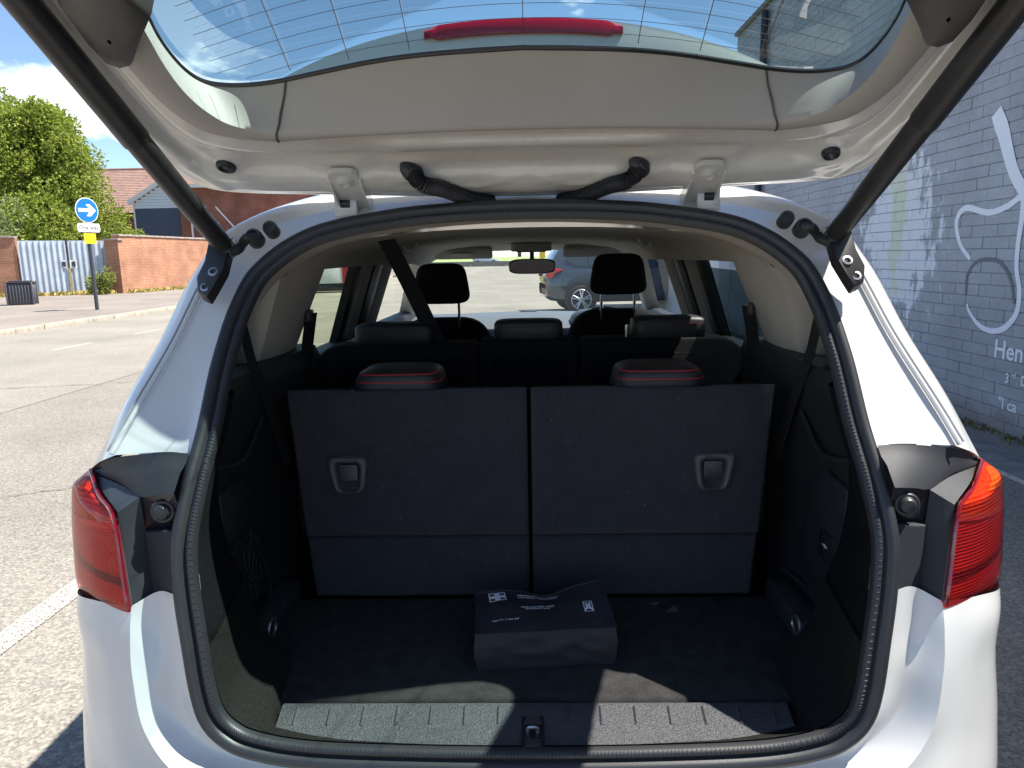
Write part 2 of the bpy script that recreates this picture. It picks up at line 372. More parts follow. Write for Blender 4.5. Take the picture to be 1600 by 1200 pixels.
# lettering and painted outlines, 3 mm proud of the bricks
wpaint = wornpaint('white_wall_paint', (.80, .84, .90), .30)
def text_mesh(body, size, bold=0):
    cu = bpy.data.curves.new('txt', 'FONT'); cu.body = body; cu.size = size; cu.resolution_u = 3; cu.offset = bold * size
    ob = bpy.data.objects.new('txt', cu); col.objects.link(ob); bpy.context.view_layer.update()
    me = bpy.data.meshes.new_from_object(ob.evaluated_get(bpy.context.evaluated_depsgraph_get())); bpy.data.objects.remove(ob); bpy.data.curves.remove(cu)
    return me
def wall_text(body, size, y, z, bold=0):
    me = text_mesh(body, size, .02)
    V = [(-.0045, -v.co.x + 0, v.co.y) for v in me.vertices]; F = [tuple(p.vertices) for p in me.polygons]
    # text reads towards the camera side (-y)
    o = mesh('lettering', V, F, wpaint, wall, smooth=False); o.location = (0, y - 4, z)
    return o
wall_text('Hen', .2, 4.605, .58)
wall_text('3', .105, 4.445, .402); wall_text('rd', .06, 4.378, .45); wall_text('D', .105, 4.265, .41)
wall_text('"I ca', .125, 4.495, .195)
def stroke(pts, wds, dx, m, name):
    P = crom([Vector((0, p[0], p[1])) for p in pts], 6); nP = len(P); V = []; F = []
    for i, p in enumerate(P):
        t = (P[min(i + 1, nP - 1)] - P[max(i - 1, 0)]).normalized(); nn = Vector((0, -t.z, t.y))
        u = i / (nP - 1) * (len(wds) - 1); k = min(int(u), len(wds) - 2); wd = wds[k] + (wds[k + 1] - wds[k]) * (u - k)
        V += [(dx, p.y + nn.y * wd - 4, p.z + nn.z * wd), (dx, p.y - nn.y * wd - 4, p.z - nn.z * wd)]
    for i in range(nP - 1): F.append((2 * i, 2 * i + 2, 2 * i + 3, 2 * i + 1))
    return mesh(name, V, F, m, wall, smooth=False)
stroke([(5.021, 1.337), (5.183, 1.47), (5.259, 1.66), (5.139, 1.758), (4.836, 1.703), (4.612, 1.738), (4.463, 1.792), (4.440, 1.643), (4.452, 1.457), (4.44, 1.268), (4.383, 1.103), (4.392, .936), (4.505, .818), (4.652, .778), (4.819, .808), (4.962, .902), (5.007, .968)],
       [.018, .026, .024, .027, .022, .026, .02, .010], -.0046, wpaint, 'painted_outline')
stroke([(4.86, 2.47), (4.80, 2.38), (4.738, 2.28), (4.665, 2.131), (4.577, 1.979), (4.44, 1.83), (4.30, 1.74)], [.062, .072, .064, .055, .05, .05], -.0062, wpaint, 'painted_brush_stroke')
stroke([(5.037, 1.046), (5.035, 1.205), (4.94, 1.311), (4.779, 1.338), (4.618, 1.304), (4.486, 1.171), (4.424, 1.005)], [.012, .014, .016, .016, .014], -.0052, mat('slate_wall_paint', (.15, .165, .19), .7), 'painted_ring')

# weeds and dirt along the foot of the wall
weed_m = mat('dry_weeds', (.16, .14, .05), .9, var=[(20, .5, 1.5, .3, .7)])
def leaves(mb, c, rad, n, size, upright=0.0):
    for _ in range(n):
        d = Vector((random.gauss(0, 1), random.gauss(0, 1), random.gauss(0, 1))).normalized() * random.random() ** .4
        p = Vector(c) + Vector((d.x * rad[0], d.y * rad[1], d.z * rad[2]))
        a = Vector((random.gauss(0, 1), random.gauss(0, 1), random.gauss(0, 1) + upright * 3)).normalized()
        b = a.orthogonal().normalized(); b = Matrix.Rotation(random.random() * 6.28, 3, a) @ b
        s = size * random.uniform(.6, 1.4)
        mb.add([p - a * s, p + b * s * .45, p + a * s, p - b * s * .45], [(0, 1, 2, 3)])
mb = MB()
for i in range(420):
    y = random.uniform(3.2, 12); x = 3.64 - abs(random.gauss(0, .07)); h = random.uniform(.01, .05)
    leaves(mb, (x, y, h * .5), (.03, .05, h), 3, .02, 1)
tag(mb.build('weeds', weed_m, smooth=False), 'dry weeds and moss growing along the foot of the painted wall', 'weeds', kind='stuff')

# ---- white rendered building beyond the painted wall
render_m = mat('white_render', (.70, .69, .72), .8, var=[(3, .92, 1.05, .3, .7)])
wb = tag(empty('white_building', (3.5, 12.3, 0)), 'white rendered building with round blue canopy and red fascia past the painted wall', 'building')
MB().box(0, 5, 0, 8, 0, 4.6).build('wall', render_m, wb, bevel=.02)
blue_m = mat('blue_canopy', (.05, .16, .55), .4); redsign = mat('red_fascia', (.50, .03, .05), .4); pale_b = mat('pale_blue_board', (.35, .55, .75), .5)
prof = [(0, 0), (.32, .02), (.52, .12), (.6, .24), (.52, .32), (.3, .36), (0, .37)]
def canopy(name, z0, sc, m, y0, y1):
    rows = []
    for k in range(9):
        t = k / 8; yy = y0 + (y1 - y0) * t; e = math.sin(math.pi * min(max(t, .04), .96)) ** .5
        rows.append([(-p[0] * sc * e, yy, z0 + p[1]) for p in prof])
    return loft(name, rows, m, wb)
canopy('canopy', 1.56, .5, blue_m, 1.2, 4.4); canopy('sign_board', 1.94, .38, pale_b, 1.1, 4.5); canopy('fascia', 2.32, .45, redsign, .9, 4.7)

# ================================================================== LEFT BACKGROUND
def brickmat(name, c1, c2, mort, sx=1.0):
    m = bpy.data.materials.new(name); m.use_nodes = True; n = m.node_tree.nodes; l = m.node_tree.links; b = n['Principled BSDF']; b.inputs['Roughness'].default_value = .9
    g = n.new('ShaderNodeTexCoord'); sp = n.new('ShaderNodeSeparateXYZ'); cb = n.new('ShaderNodeCombineXYZ'); ad = n.new('ShaderNodeMath'); ad.operation = 'ADD'
    l.new(g.outputs['Object'], sp.inputs[0]); l.new(sp.outputs[0], ad.inputs[0]); l.new(sp.outputs[1], ad.inputs[1]); l.new(ad.outputs[0], cb.inputs[0]); l.new(sp.outputs[2], cb.inputs[1])
    t = n.new('ShaderNodeTexBrick'); t.inputs['Scale'].default_value = 1; t.inputs['Brick Width'].default_value = .225; t.inputs['Row Height'].default_value = .075; t.inputs['Mortar Size'].default_value = .008
    t.inputs['Color1'].default_value = (*c1, 1); t.inputs['Color2'].default_value = (*c2, 1); t.inputs['Mortar'].default_value = (*mort, 1); t.inputs['Bias'].default_value = -.1
    l.new(cb.outputs[0], t.inputs['Vector'])
    x = n.new('ShaderNodeTexNoise'); x.inputs['Scale'].default_value = 1.1; x.inputs['Detail'].default_value = 6; l.new(g.outputs['Object'], x.inputs['Vector'])
    r = n.new('ShaderNodeMapRange'); r.inputs[1].default_value = .3; r.inputs[2].default_value = .7; r.inputs[3].default_value = .72; r.inputs[4].default_value = 1.22; l.new(x.outputs[0], r.inputs[0])
    mm = n.new('ShaderNodeMix'); mm.data_type = 'RGBA'; mm.blend_type = 'MULTIPLY'; mm.inputs['Factor'].default_value = 1
    l.new(t.outputs['Color'], mm.inputs['A']); l.new(r.outputs[0], mm.inputs['B']); l.new(mm.outputs['Result'], b.inputs['Base Color'])
    bp = n.new('ShaderNodeBump'); bp.inputs['Strength'].default_value = .6; bp.inputs['Distance'].default_value = .01; bp.invert = True
    l.new(t.outputs['Fac'], bp.inputs['Height']); l.new(bp.outputs[0], b.inputs['Normal'])
    return m
brick_l = brickmat('orange_brick', (.46, .185, .09), (.35, .135, .075), (.40, .32, .24))
brick_h = brickmat('house_brick', (.30, .09, .05), (.24, .07, .045), (.27, .2, .16))
stone_m = mat('coping_stone', (.34, .29, .24), .9, var=[(4, .7, 1.2, .3, .7)])
PZ = .10
def bwall(name, p0, p1, h, t, label, step=None):
    d = Vector((p1[0] - p0[0], p1[1] - p0[1], 0)); ln = d.length
    r = empty(name, (p0[0], p0[1], PZ), math.atan2(d.y, d.x)); tag(r, label, 'wall', 'old brick boundary walls')
    MB().box(0, ln, 0, t, -.1, h).build('wall_face', brick_l, r, smooth=False)
    n = max(1, int(ln / .6)); me = None
    for i in range(n):
        if me is None: o = MB().box(0, ln / n - .01, -.05, t + .05, 0, .09).build('coping_stone', stone_m, r, bevel=.01, seg=1); me = o.data
        else: o = bpy.data.objects.new('coping_stone', me); col.objects.link(o); o.parent = r
        o.location = (i * ln / n, 0, h + .002 + random.uniform(0, .008))
    return r
bwall('brick_wall', (-29, 28.6), (-22.65, 30.4), 2.55, .3, 'orange brick boundary wall behind the dark ribbed litter bin')
wr = bwall('brick_wall', (-19.05, 32.2), (-17.2, 52), 2.62, .3, 'long orange brick boundary wall running on past the metal gates')
MB().box(-.32, .1, -.18, .5, -.1, 2.42).build('end_pier', brick_l, wr, smooth=False)
MB().box(-.38, .0, -.24, .56, 2.422, 2.5).build('pier_cap', stone_m, wr, bevel=.01)
# gates
gate_m = mat('galvanised_sheet', (.50, .56, .62), .5, metal=.15, var=[(2, .85, 1.1, .3, .7)])
gA, gB = Vector((-22.6, 30.35, 0)), Vector((-19.4, 32.45, 0)); gd = (gB - gA); gl = gd.length
gt = tag(empty('metal_gate', (gA.x, gA.y, PZ), math.atan2(gd.y, gd.x)), 'tall pair of pale corrugated metal gates set in the brick walls', 'gate')
for (a, b) in ((.06, gl / 2 - .03), (gl / 2 + .03, gl - .06)):
    pts = []; x = a; k = 0; P = (b - a) / 8
    for k in range(8):
        x0 = a + k * P; pts += [(x0, 0), (x0 + P * .55, 0), (x0 + P * .66, -.05), (x0 + P * .90, -.05)]
    pts.append((b, 0))
    rows = [[(px, py, z) for px, py in pts] for z in (.12, 2.42)]
    lf = loft('gate_leaf', rows, gate_m, gt, smooth=False)
    MB().box(a, b, .005, .05, 2.38, 2.44).box(a, b, .005, .05, .12, .18).box(a, a + .05, .005, .05, .12, 2.44).box(b - .05, b, .005, .05, .12, 2.44).build('leaf_frame', gate_m, lf, smooth=False)
MB().box(gl / 2 - .035, gl / 2 + .035, -.06, .03, 1.2, 2.5).build('shutting_post', plastic, gt)
MB().box(gl / 2 - .05, gl / 2 + .05, -.09, -.03, .12, 1.2).build('drop_bolt', mat('rusty_yellow', (.38, .30, .14), .8, var=[(15, .6, 1.3, .3, .7)]), gt)
for sx in (-.26, .12): MB().box(gl / 2 + sx, gl / 2 + sx + .14, -.07, -.052, 1.28, 1.5).build('lock_plate', plastic, gt)
MB().box(gl / 2 - .32, gl / 2 + .32, -.05, -.045, 1.2, 1.56).build('lock_board', mat('white_board', (.7, .7, .68), .6), gt)
# litter bin
bin_ = tag(empty('litter_bin', (-17.75, 23.6, PZ), R(25)), 'dark grey ribbed litter bin standing on the pavement before the gates', 'bin')
bin_m = mat('dark_bin_plastic', (.045, .045, .055), .45)
MB().box(-.36, .36, -.36, .36, 0, .76).build('body', bin_m, bin_, bevel=.03)
for face in range(4):
    for k in range(7):
        u = -.27 + k * .09
        o = MB().box(u - .018, u + .018, -.385, -.355, .06, .68).build('rib', mat('bin_rib', (.085, .085, .10), .45) if 'bin_rib' not in MATS else MATS['bin_rib'], bin_, bevel=.008, seg=1)
        o.rotation_euler = (0, 0, face * math.pi / 2)
for sx in (-1, 1):
    for sy in (-1, 1): MB().box(sx * .38 - .025, sx * .38 + .025, sy * .38 - .025, sy * .38 + .025, 0, .78).build('corner_post', MATS['bin_rib'], bin_, bevel=.01, seg=1)
MB().box(-.40, .40, -.40, .40, .76, .80).box(-.3, .3, -.3, .3, .80, .83).build('lid', bin_m, bin_, bevel=.012)
# one-way sign
sg = tag(empty('road_sign', (-12.93, 20.0, PZ), 0), 'blue round one way arrow sign with white plate on a grey post', 'sign')
post_m = mat('grey_post', (.05, .052, .06), .5)
MB().tube([(0, 0, -.1), (0, 0, 3.25)], .055, 14).build('post', post_m, sg)
def face_obj(name, mbx, m, rz=R(68)):
    o = mbx.build(name, m, sg); o.rotation_euler = (0, 0, rz); o.location = (.055, -.03, 0); return o
blue_s = mat('sign_blue', (.003, .16, .62), .35); white_s = mat('sign_white', (.8, .8, .8), .35)
def circ(r, n=40): return [(r * math.cos(2 * math.pi * k / n), r * math.sin(2 * math.pi * k / n)) for k in range(n)]
fz = lambda zc: (lambda u, v, d: Vector((u, d, zc + v)))
face_obj('disc_border', MB().prism(circ(.36), fz(2.90), -.010, 0), white_s)
face_obj('disc', MB().prism(circ(.335), fz(2.90), -.016, -.0105), blue_s)
arrow = [(-.27, -.05), (.06, -.05), (-.03, -.17), (.10, -.17), (.275, 0), (.10, .17), (-.03, .17), (.06, .05), (-.27, .05)]
face_obj('arrow', MB().prism(arrow, fz(2.90), -.021, -.0165), white_s)
rrect = lambda a, b, r: [(sx * (a - r) + r * math.cos(t), sy * (b - r) + r * math.sin(t)) for (sx, sy, t0) in ((1, 1, 0), (-1, 1, 90), (-1, -1, 180), (1, -1, 270)) for t in (R(t0 + k * 30) for k in range(4))]
face_obj('name_plate', MB().prism(rrect(.35, .125, .05), fz(2.40), -.010, 0), white_s)
me = text_mesh('One way', .17, .02); V = [(v.co.x, 0, v.co.y) for v in me.vertices]; xs = [v[0] for v in V]; cxm = (min(xs) + max(xs)) / 2
o = mesh('plate_lettering', [(v[0] - cxm, -.0125, v[2] + 2.35) for v in V], [tuple(p.vertices) for p in me.polygons], mat('sign_grey_ink', (.12, .12, .12), .6), sg, smooth=False); o.rotation_euler = (0, 0, R(68)); o.location = (.055, -.03, 0)
face_obj('yellow_plate', MB().prism(rrect(.19, .15, .03), fz(2.09), -.008, 0), mat('sign_yellow', (.80, .55, .01), .4))

# trees
def leafmat(name, c1, c2, tr=.35):
    m = bpy.data.materials.new(name); m.use_nodes = True; n = m.node_tree.nodes; l = m.node_tree.links; b = n['Principled BSDF']; o = n['Material Output']
    g = n.new('ShaderNodeNewGeometry'); rp = n.new('ShaderNodeValToRGB'); rp.color_ramp.elements[0].color = (*c1, 1); rp.color_ramp.elements[1].color = (*c2, 1)
    x = n.new('ShaderNodeTexNoise'); x.inputs['Scale'].default_value = 1.3; x.inputs['Detail'].default_value = 4; l.new(g.outputs['Position'], x.inputs['Vector'])
    ad = n.new('ShaderNodeMath'); ad.operation = 'MULTIPLY_ADD'; ad.inputs[1].default_value = .5; l.new(g.outputs['Random Per Island'], ad.inputs[0])
    mr = n.new('ShaderNodeMapRange'); mr.inputs[1].default_value = .35; mr.inputs[2].default_value = .65; mr.inputs[3].default_value = 0; mr.inputs[4].default_value = .5; l.new(x.outputs[0], mr.inputs[0]); l.new(mr.outputs[0], ad.inputs[2])
    l.new(ad.outputs[0], rp.inputs[0]); l.new(rp.outputs[0], b.inputs['Base Color']); b.inputs['Roughness'].default_value = .6
    t = n.new('ShaderNodeBsdfTranslucent'); l.new(rp.outputs[0], t.inputs[0]); mx = n.new('ShaderNodeMixShader'); mx.inputs[0].default_value = tr
    l.new(b.outputs[0], mx.inputs[1]); l.new(t.outputs[0], mx.inputs[2]); l.new(mx.outputs[0], o.inputs[0])
    return m
bark = mat('bark', (.07, .05, .035), .95, bump=(30, .8, .02))
con_m = leafmat('conifer_green', (.13, .19, .02), (.45, .51, .09), .4)
pale_m = leafmat('pale_shrub_green', (.15, .21, .075), (.40, .46, .20), .4)
hedge_m = leafmat('hedge_green', (.04, .075, .015), (.16, .24, .05), .35)
def tree(name, base, lumps, nper, size, lm, label, trunk=(.25, 5), group=None):
    t = tag(empty(name, base), label, 'tree', group)
    tr = MB().tube([(0, 0, 0), (.05, .03, trunk[1] * .5), (0, 0, trunk[1])], [trunk[0], trunk[0] * .7, trunk[0] * .2], 9)
    for (x, y, z, a, b, c) in lumps[::2]:
        tr.tube([(0, 0, min(z, trunk[1]) * .6), (x * .5, y * .5, z * .85), (x, y, z)], [trunk[0] * .35, trunk[0] * .2, .02], 6)
    tr.build('trunk', bark, t)
    mb = MB()
    for (x, y, z, a, b, c) in lumps:
        n = int(nper * a * c)
        # sprays: a little fan of leaf faces at a point near the lump's surface
        for _ in range(n):
            d = Vector((random.gauss(0, 1), random.gauss(0, 1), random.gauss(0, 1))).normalized()
            rr = random.uniform(.62, 1.06)
            p = Vector((x + d.x * a * rr, y + d.y * b * rr, z + d.z * c * rr))
            out = (d + Vector((0, 0, -.1)) + Vector((random.gauss(0, .35), random.gauss(0, .35), random.gauss(0, .35)))).normalized()
            for q in range(4):
                s = size * random.uniform(.5, 1.3); aa = (out + Vector((random.gauss(0, .5), random.gauss(0, .5), random.gauss(0, .5)))).normalized()
                bb = Matrix.Rotation(random.random() * 6.28, 3, aa) @ aa.orthogonal().normalized()
                mb.add([p, p + aa * s * .6 + bb * s * .30, p + aa * s * 1.25, p + aa * s * .6 - bb * s * .30], [(0, 1, 2, 3)])
    mb.build('crown', lm, t, smooth=False)
    return t
rs = random.Random(3)
lumps = []
for k in range(170):
    z = rs.uniform(2.2, 9.7); f = 1 - max(0, (z - 3.5) / 7.6); rmax = 4.8 * f ** .75
    a = rs.uniform(0, 6.28); rr = rmax * rs.uniform(.35, 1.0)
    sz = rs.uniform(.55, 1.05)
    lumps.append((math.cos(a) * rr, math.sin(a) * rr, z, sz, sz, sz * rs.uniform(.8, 1.2)))
for (x, z) in ((-1.4, 10.3), (-.7, 9.7), (-3.2, 9.6), (-3.4, 8.9), (.2, 9.1), (-2.2, 9.6), (-4.0, 8.4)): lumps.append((x, -.4, z, .5, .5, .75))
tree('conifer_tree', (-26.9, 39, 0), lumps, 330, .135, con_m, 'big bushy green conifer tree behind the metal gates', (.35, 9), 'trees beyond the walls')
lumps = [(rs.uniform(-2.2, 2.0), rs.uniform(-.8, .8), rs.uniform(2.0, 4.3), rs.uniform(.5, .9), rs.uniform(.5, .8), rs.uniform(.5, .8)) for _ in range(34)]
tree('pale_shrub', (-27.6, 33.8, 0), lumps, 320, .11, pale_m, 'pale green rounded shrub in front of the conifer behind the gates', (.15, 3.2), 'trees beyond the walls')
lumps = [(rs.uniform(-.5, .5), rs.uniform(-.3, .3), rs.uniform(.2, .95), .25, .25, .35) for _ in range(9)]
tree('wild_bush', (-19.35, 31.0, PZ), lumps, 900, .09, leafmat('yellow_green', (.14, .18, .03), (.38, .40, .09)), 'small wild yellow-green bush growing at the end of the brick wall', (.03, .8))
mb = MB()
for _ in range(900):
    t = random.random(); q = random.random()
    if q < .35: p = Vector((-29 + 6.3 * t, 28.4 + 1.75 * t, 0))
    elif q < .6: p = Vector((-22.6 + 3.2 * t, 30.0 + 2.2 * t, 0))
    else: p = Vector((-18.9 + 1.6 * t, 32.0 + 17 * t, 0)) + Vector((.2, 0, 0))
    p += Vector((random.gauss(.1, .15), -abs(random.gauss(0, .25)), PZ)); leaves(mb, p + Vector((0, 0, .06)), (.12, .12, .1), 5, .08, 1)
tag(mb.build('dry_grass', mat('straw_grass', (.42, .34, .10), .9, var=[(8, .6, 1.3, .3, .7)]), smooth=False), 'straw coloured dry grass along the brick walls', 'grass', kind='stuff')

# house
hs = tag(empty('brick_house', (-25, 47, 0)), 'red brick house with tiled roof and white boarded gable beyond the wall', 'house')
tile_m = mat('brown_roof_tile', (.27, .165, .13), .85, var=[(3, .8, 1.2, .3, .7), (25, .8, 1.2, .3, .7)])
# main roof slope facing us, courses of tiles as real steps
def roof_slope(x0, x1, y0, z0, y1, z1, n, name, parent):
    mb = MB()
    for k in range(n):
        a = k / n; b = (k + 1) / n
        ya, za, yb, zb = y0 + (y1 - y0) * a, z0 + (z1 - z0) * a, y0 + (y1 - y0) * b, z0 + (z1 - z0) * b
        mb.add([(x0, ya, za + .035), (x1, ya, za + .035), (x1, yb, zb + .005), (x0, yb, zb + .005), (x0, ya, za), (x1, ya, za)], [(0, 1, 2, 3), (0, 4, 5, 1)])
    return mb.build(name, tile_m, parent, smooth=False)
rf = roof_slope(-10, 9, 1.5, 4.9, 6.0, 8.35, 26, 'roof', hs)
MB().tube([(-10, 6, 8.38), (9, 6, 8.38)], .09, 8).build('ridge', tile_m, rf)
MB().tube([(-.35, 4.6, 7.3), (-.35, 4.6, 8.0)], .05, 8).build('vent_pipe', mat('lead', (.4, .4, .42), .5), rf)
MB().box(-.75, .15, 4.2, 4.9, 7.18, 7.28).build('flashing', MATS['lead'], rf)
MB().box(-10, -1.2, 2.2, 6, 0, 5.3).build('wall', brick_h, hs, smooth=False)
board_w = mat('white_boarding', (.70, .73, .78), .6); board_b = mat('dark_boarding', (.075, .095, .145), .6)  # boards below a set height take the darker tone
# gable: boards rise to the right under a white bargeboard
gx0, gx1 = -1.15, 1.95
MB().prism([(gx0, 0), (gx1, 0), (gx1, 7.35), (gx0, 5.55)], lambda u, v, d: Vector((u, d, v)), 0, .2).build('gable_wall', board_b, hs, smooth=False)
z = 2.6
while z < 7.2:
    xl = gx0 if z + .17 < 5.55 else gx0 + (z + .17 - 5.55) / 1.8 * (gx1 - gx0)
    if xl < gx1 - .1:
        MB().add([(xl, -.035, z), (gx1, -.035, z), (gx1, -.01, z + .18), (xl, -.01, z + .18), (xl, 0, z), (gx1, 0, z)], [(0, 1, 2, 3), (4, 0, 1, 5)][:2]).build('board', board_w if z > 5.0 else board_b, hs, smooth=False)
    z += .19
MB().prism([(gx0 - .35, 5.32), (gx1, 7.30), (gx1, 7.56), (gx0 - .35, 5.58)], lambda u, v, d: Vector((u, d, v)), -.25, .1).build('bargeboard', white_s, hs, smooth=False)
MB().box(gx0 - .12, gx0 - .02, -.05, .1, 1, 5.5).build('corner_board', white_s, hs)
MB().box(2.0, 12, -.3, 7, 0, 6.3).build('wall', brick_h, hs, smooth=False)
MB().box(1.9, 12, -.6, 7.2, 6.3, 6.5).build('eave', white_s, hs)
MB().tube([(2.75, -.36, 0), (2.75, -.36, 6.3)], .07, 8).tube([(2.8, -.36, 4.6), (3.6, -.36, 4.72), (3.8, -.36, 5.1)], .045, 8).build('downpipe', white_s, hs)
for (wx, wz, ww, wh) in ((3.4, 3.0, 1.15, 1.05), (7.2, 3.0, 1.2, 1.1)):
    f_ = MB().box(wx, wx + ww, -.36, -.28, wz, wz + wh).build('window', white_s, hs)
    for zz in (wz + .07, wz + .56): MB().box(wx + .08, wx + ww - .08, -.372, -.362, zz, zz + .42).build('pane', glass_car, f_)
MB().add([(4.4, -.33, 5.0), (6.6, -.33, 2.4), (6.6, -.33, 2.55), (4.4, -.33, 5.15)], [(0, 1, 2, 3)]).build('stair_string', white_s, hs)

# ================================================================== CARS IN THE CAR PARK
tyre_m = mat('tyre', (.025, .025, .026), .8); alloy = mat('alloy', (.72, .74, .76), .3, metal=.6)
def parked_car(name, loc, rz, paint_m, label, group, h=1.68):
    root = tag(empty(name, loc, rz), label, 'car', group)
    ks = h / 1.68
    def sec(x, zb, zt, hw):
        half = [(0, zb), (hw * .86, zb), (hw * .97, zb + .1), (hw, zb + (zt - zb) * .45), (hw * .985, zt - .12), (hw * .93, zt), (0, zt + .02)]
        return [(x, y, z) for y, z in half] + [(x, -y, z) for y, z in half[-2:0:-1]]
    S = [(0, .48, .74, .70), (.03, .40, .95, .82), (.12, .34, 1.05, .88), (.4, .30, 1.09, .92), (1.0, .28, 1.09, .93), (2.2, .28, 1.07, .93), (3.2, .28, 1.05, .93), (3.8, .30, 1.0, .91), (4.25, .34, .90, .84), (4.42, .42, .78, .72), (4.46, .5, .7, .6)]
    rows = [sec(*s) for s in S]
    o = loft('body', rows, paint_m, root, cc=True, ang=50)
    def gs(x, zt, hb, ht):
        half = [(0, 1.0), (hb, 1.0), (hb * .99, 1.08), (ht + (hb - ht) * .15, zt - .10 * (zt > 1.2)), (ht, zt), (ht * .8, zt + .035), (0, zt + .05)]
        return [(x, y, z if z <= 1.1 else 1.08 + (z - 1.08) * ks) for y, z in half] + [(x, -y, z if z <= 1.1 else 1.08 + (z - 1.08) * ks) for y, z in half[-2:0:-1]]
    G = [(.06, 1.1, .80, .78), (.16, 1.32, .84, .74), (.34, 1.58, .86, .66), (.6, 1.645, .87, .66), (1.4, 1.665, .88, .67), (2.2, 1.63, .88, .66), (2.6, 1.54, .88, .65), (3.0, 1.30, .87, .70), (3.35, 1.07, .84, .78)]
    loft('cabin', [gs(*g) for g in G], paint_m, root, cc=True, ang=50)
    for sy in (-1, 1):
        side = lambda u, v, d: Vector((u, sy * (.872 - (v - 1.08) * .345 + d), 1.08 + (v - 1.08) * ks))
        for poly in ([(.50, 1.36), (.62, 1.50), (1.02, 1.565), (1.02, 1.17), (.78, 1.18), (.56, 1.27)], [(1.07, 1.17), (1.07, 1.567), (1.78, 1.56), (1.78, 1.14)], [(1.86, 1.14), (1.86, 1.555), (2.3, 1.52), (2.62, 1.40), (2.98, 1.13)]):
            MB().prism(poly, side, .004, .012).build('side_window', glass_car, root, smooth=False)
        MB().prism([(-.01, .92), (.02, 1.12), (.30, 1.13), (.42, 1.10), (.20, 1.0), (.14, .88)], lambda u, v, d: Vector((u, sy * (.80 + .105 * min(1, max(0, u) / .2) ** .5 - .0 + d), v)), -.16, .012).build('tail_lamp', lens_red, root, bevel=.01, seg=1)
        MB().box(.02, .12, sy * .72 - .12, sy * .72 + .12, .50, .56).build('reflector', lens_red, root)
        for k, x0 in enumerate((1.5, 2.45)): MB().box(x0 - .1, x0 + .1, sy * .935 - .012, sy * .935 + .012, .93, .96).build('door_handle', chrome, root, bevel=.005, seg=1)
        for wx in (.86, 3.55):
            MB().disc((wx, sy * .90, .40), (0, sy, 0), 1, [(.41, -.1), (.41, .034), (.385, .036)], 28).build('wheel_arch', plastic, root)
            tw = MB().disc((wx, sy * .80, .355), (0, sy, 0), 1, [(.30, 0), (.345, .02), (.355, .05), (.355, .12), (.335, .155), (.255, .162), (.245, .14)], 28).build('wheel', tyre_m, root)
            rb = MB().tube([(wx + .245 * math.cos(t), sy * .962, .355 + .245 * math.sin(t)) for t in (2 * math.pi * k / 28 for k in range(28))], .016, 6, closed=True)
            for k in range(10):
                t = 2 * math.pi * (k // 2) / 5 + (.16 if k % 2 else -.16) + .3
                c_, s_ = math.cos(t), math.sin(t)
                rb.tube([(wx + .05 * c_, sy * .962, .355 + .05 * s_), (wx + .24 * c_, sy * .958, .355 + .24 * s_)], .02, 6)
            rb.disc((wx, sy * .955, .355), (0, sy, 0), .07, [(1, 0), (1, .014), (.6, .02)], 12)
            rb.build('rim', alloy, tw)
    MB().prism([(-.70, 1.18), (-.60, 1.50), (.60, 1.50), (.70, 1.18)], lambda u, v, d: Vector((.055 + (v - 1.1) * .56 + d, u, 1.08 + (v - 1.08) * ks)), -.012, .0).build('rear_window', glass_car, root, smooth=False)
    MB().box(.04, .16, -.7, .7, .40, .62).build('rear_diffuser', plastic, root, bevel=.02)
    MB().box(-.012, .02, -.26, .26, .78, .9).build('number_plate', mat('yellow_plate', (.75, .6, .05), .4) if 'yellow_plate' not in MATS else MATS['yellow_plate'], root)
    if h > 1.6:
        for sy in (-1, 1): MB().tube([(.5, sy * .60, 1.69), (.6, sy * .60, 1.74), (2.0, sy * .60, 1.745), (2.2, sy * .60, 1.69)], .018, 8).build('roof_rail', alloy, root)
    return root
parked_car('parked_car', (.35, 17.6, 0), R(6), mat('slate_blue_paint', (.040, .062, .085), .25, metal=.3, coat=1), 'slate grey sport utility car seen through the windscreen', 'cars in the car park')
parked_car('parked_car', (6.2, 24.5, 0), R(4), mat('red_paint', (.42, .03, .04), .25, coat=1), 'red car parked beyond the slate grey sport utility car', 'cars in the car park', 1.5)
parked_car('parked_car', (-9.5, 122, .25), R(0), mat('silver_paint', (.6, .62, .64), .3, metal=.4, coat=1), 'distant silver car behind the low wall across the car park', 'cars in the car park', 1.5)
# red and white trailer kiosk
kk = tag(empty('trailer_kiosk', (-8.75, 31.5, 0), R(20)), 'small red and white trailer kiosk on a black base seen through a side window', 'kiosk')
kred = mat('kiosk_red', (.62, .02, .03), .35); kwht = mat('kiosk_white', (.68, .72, .70), .5)
MB().box(-1.4, 1.3, -.6, .6, .08, .42).build('base', plastic_g, kk, bevel=.03)
MB().prism([(-1.1, .42), (.2, .42), (.2, 1.5), (-.35, 2.15), (-.75, 1.75), (-1.1, 1.2)], lambda u, v, d: Vector((u, d, v)), -.62, .62).build('body', kwht, kk, bevel=.03)
MB().prism([(.205, .36), (1.05, .28), (1.25, 1.62), (.205, 1.50)], lambda u, v, d: Vector((u, d, v)), -.66, .6).build('red_panel', kred, kk, bevel=.03)
MB().box(-1.32, -1.105, -.5, .5, .62, 1.3).build('end_panel', kred, kk, bevel=.02)
MB().prism([(.72, .45), (.80, .45), (.66, 1.4), (.58, 1.4)], lambda u, v, d: Vector((u, d, v)), -.672, -.662).build('stripe', kwht, kk, smooth=False)
for k in range(9): MB().box(.28, .52, -.672, -.662, .55 + k * .1, .61 + k * .1).build('slot', mat('kiosk_dark_red', (.25, .005, .01), .5) if 'kiosk_dark_red' not in MATS else MATS['kiosk_dark_red'], kk)
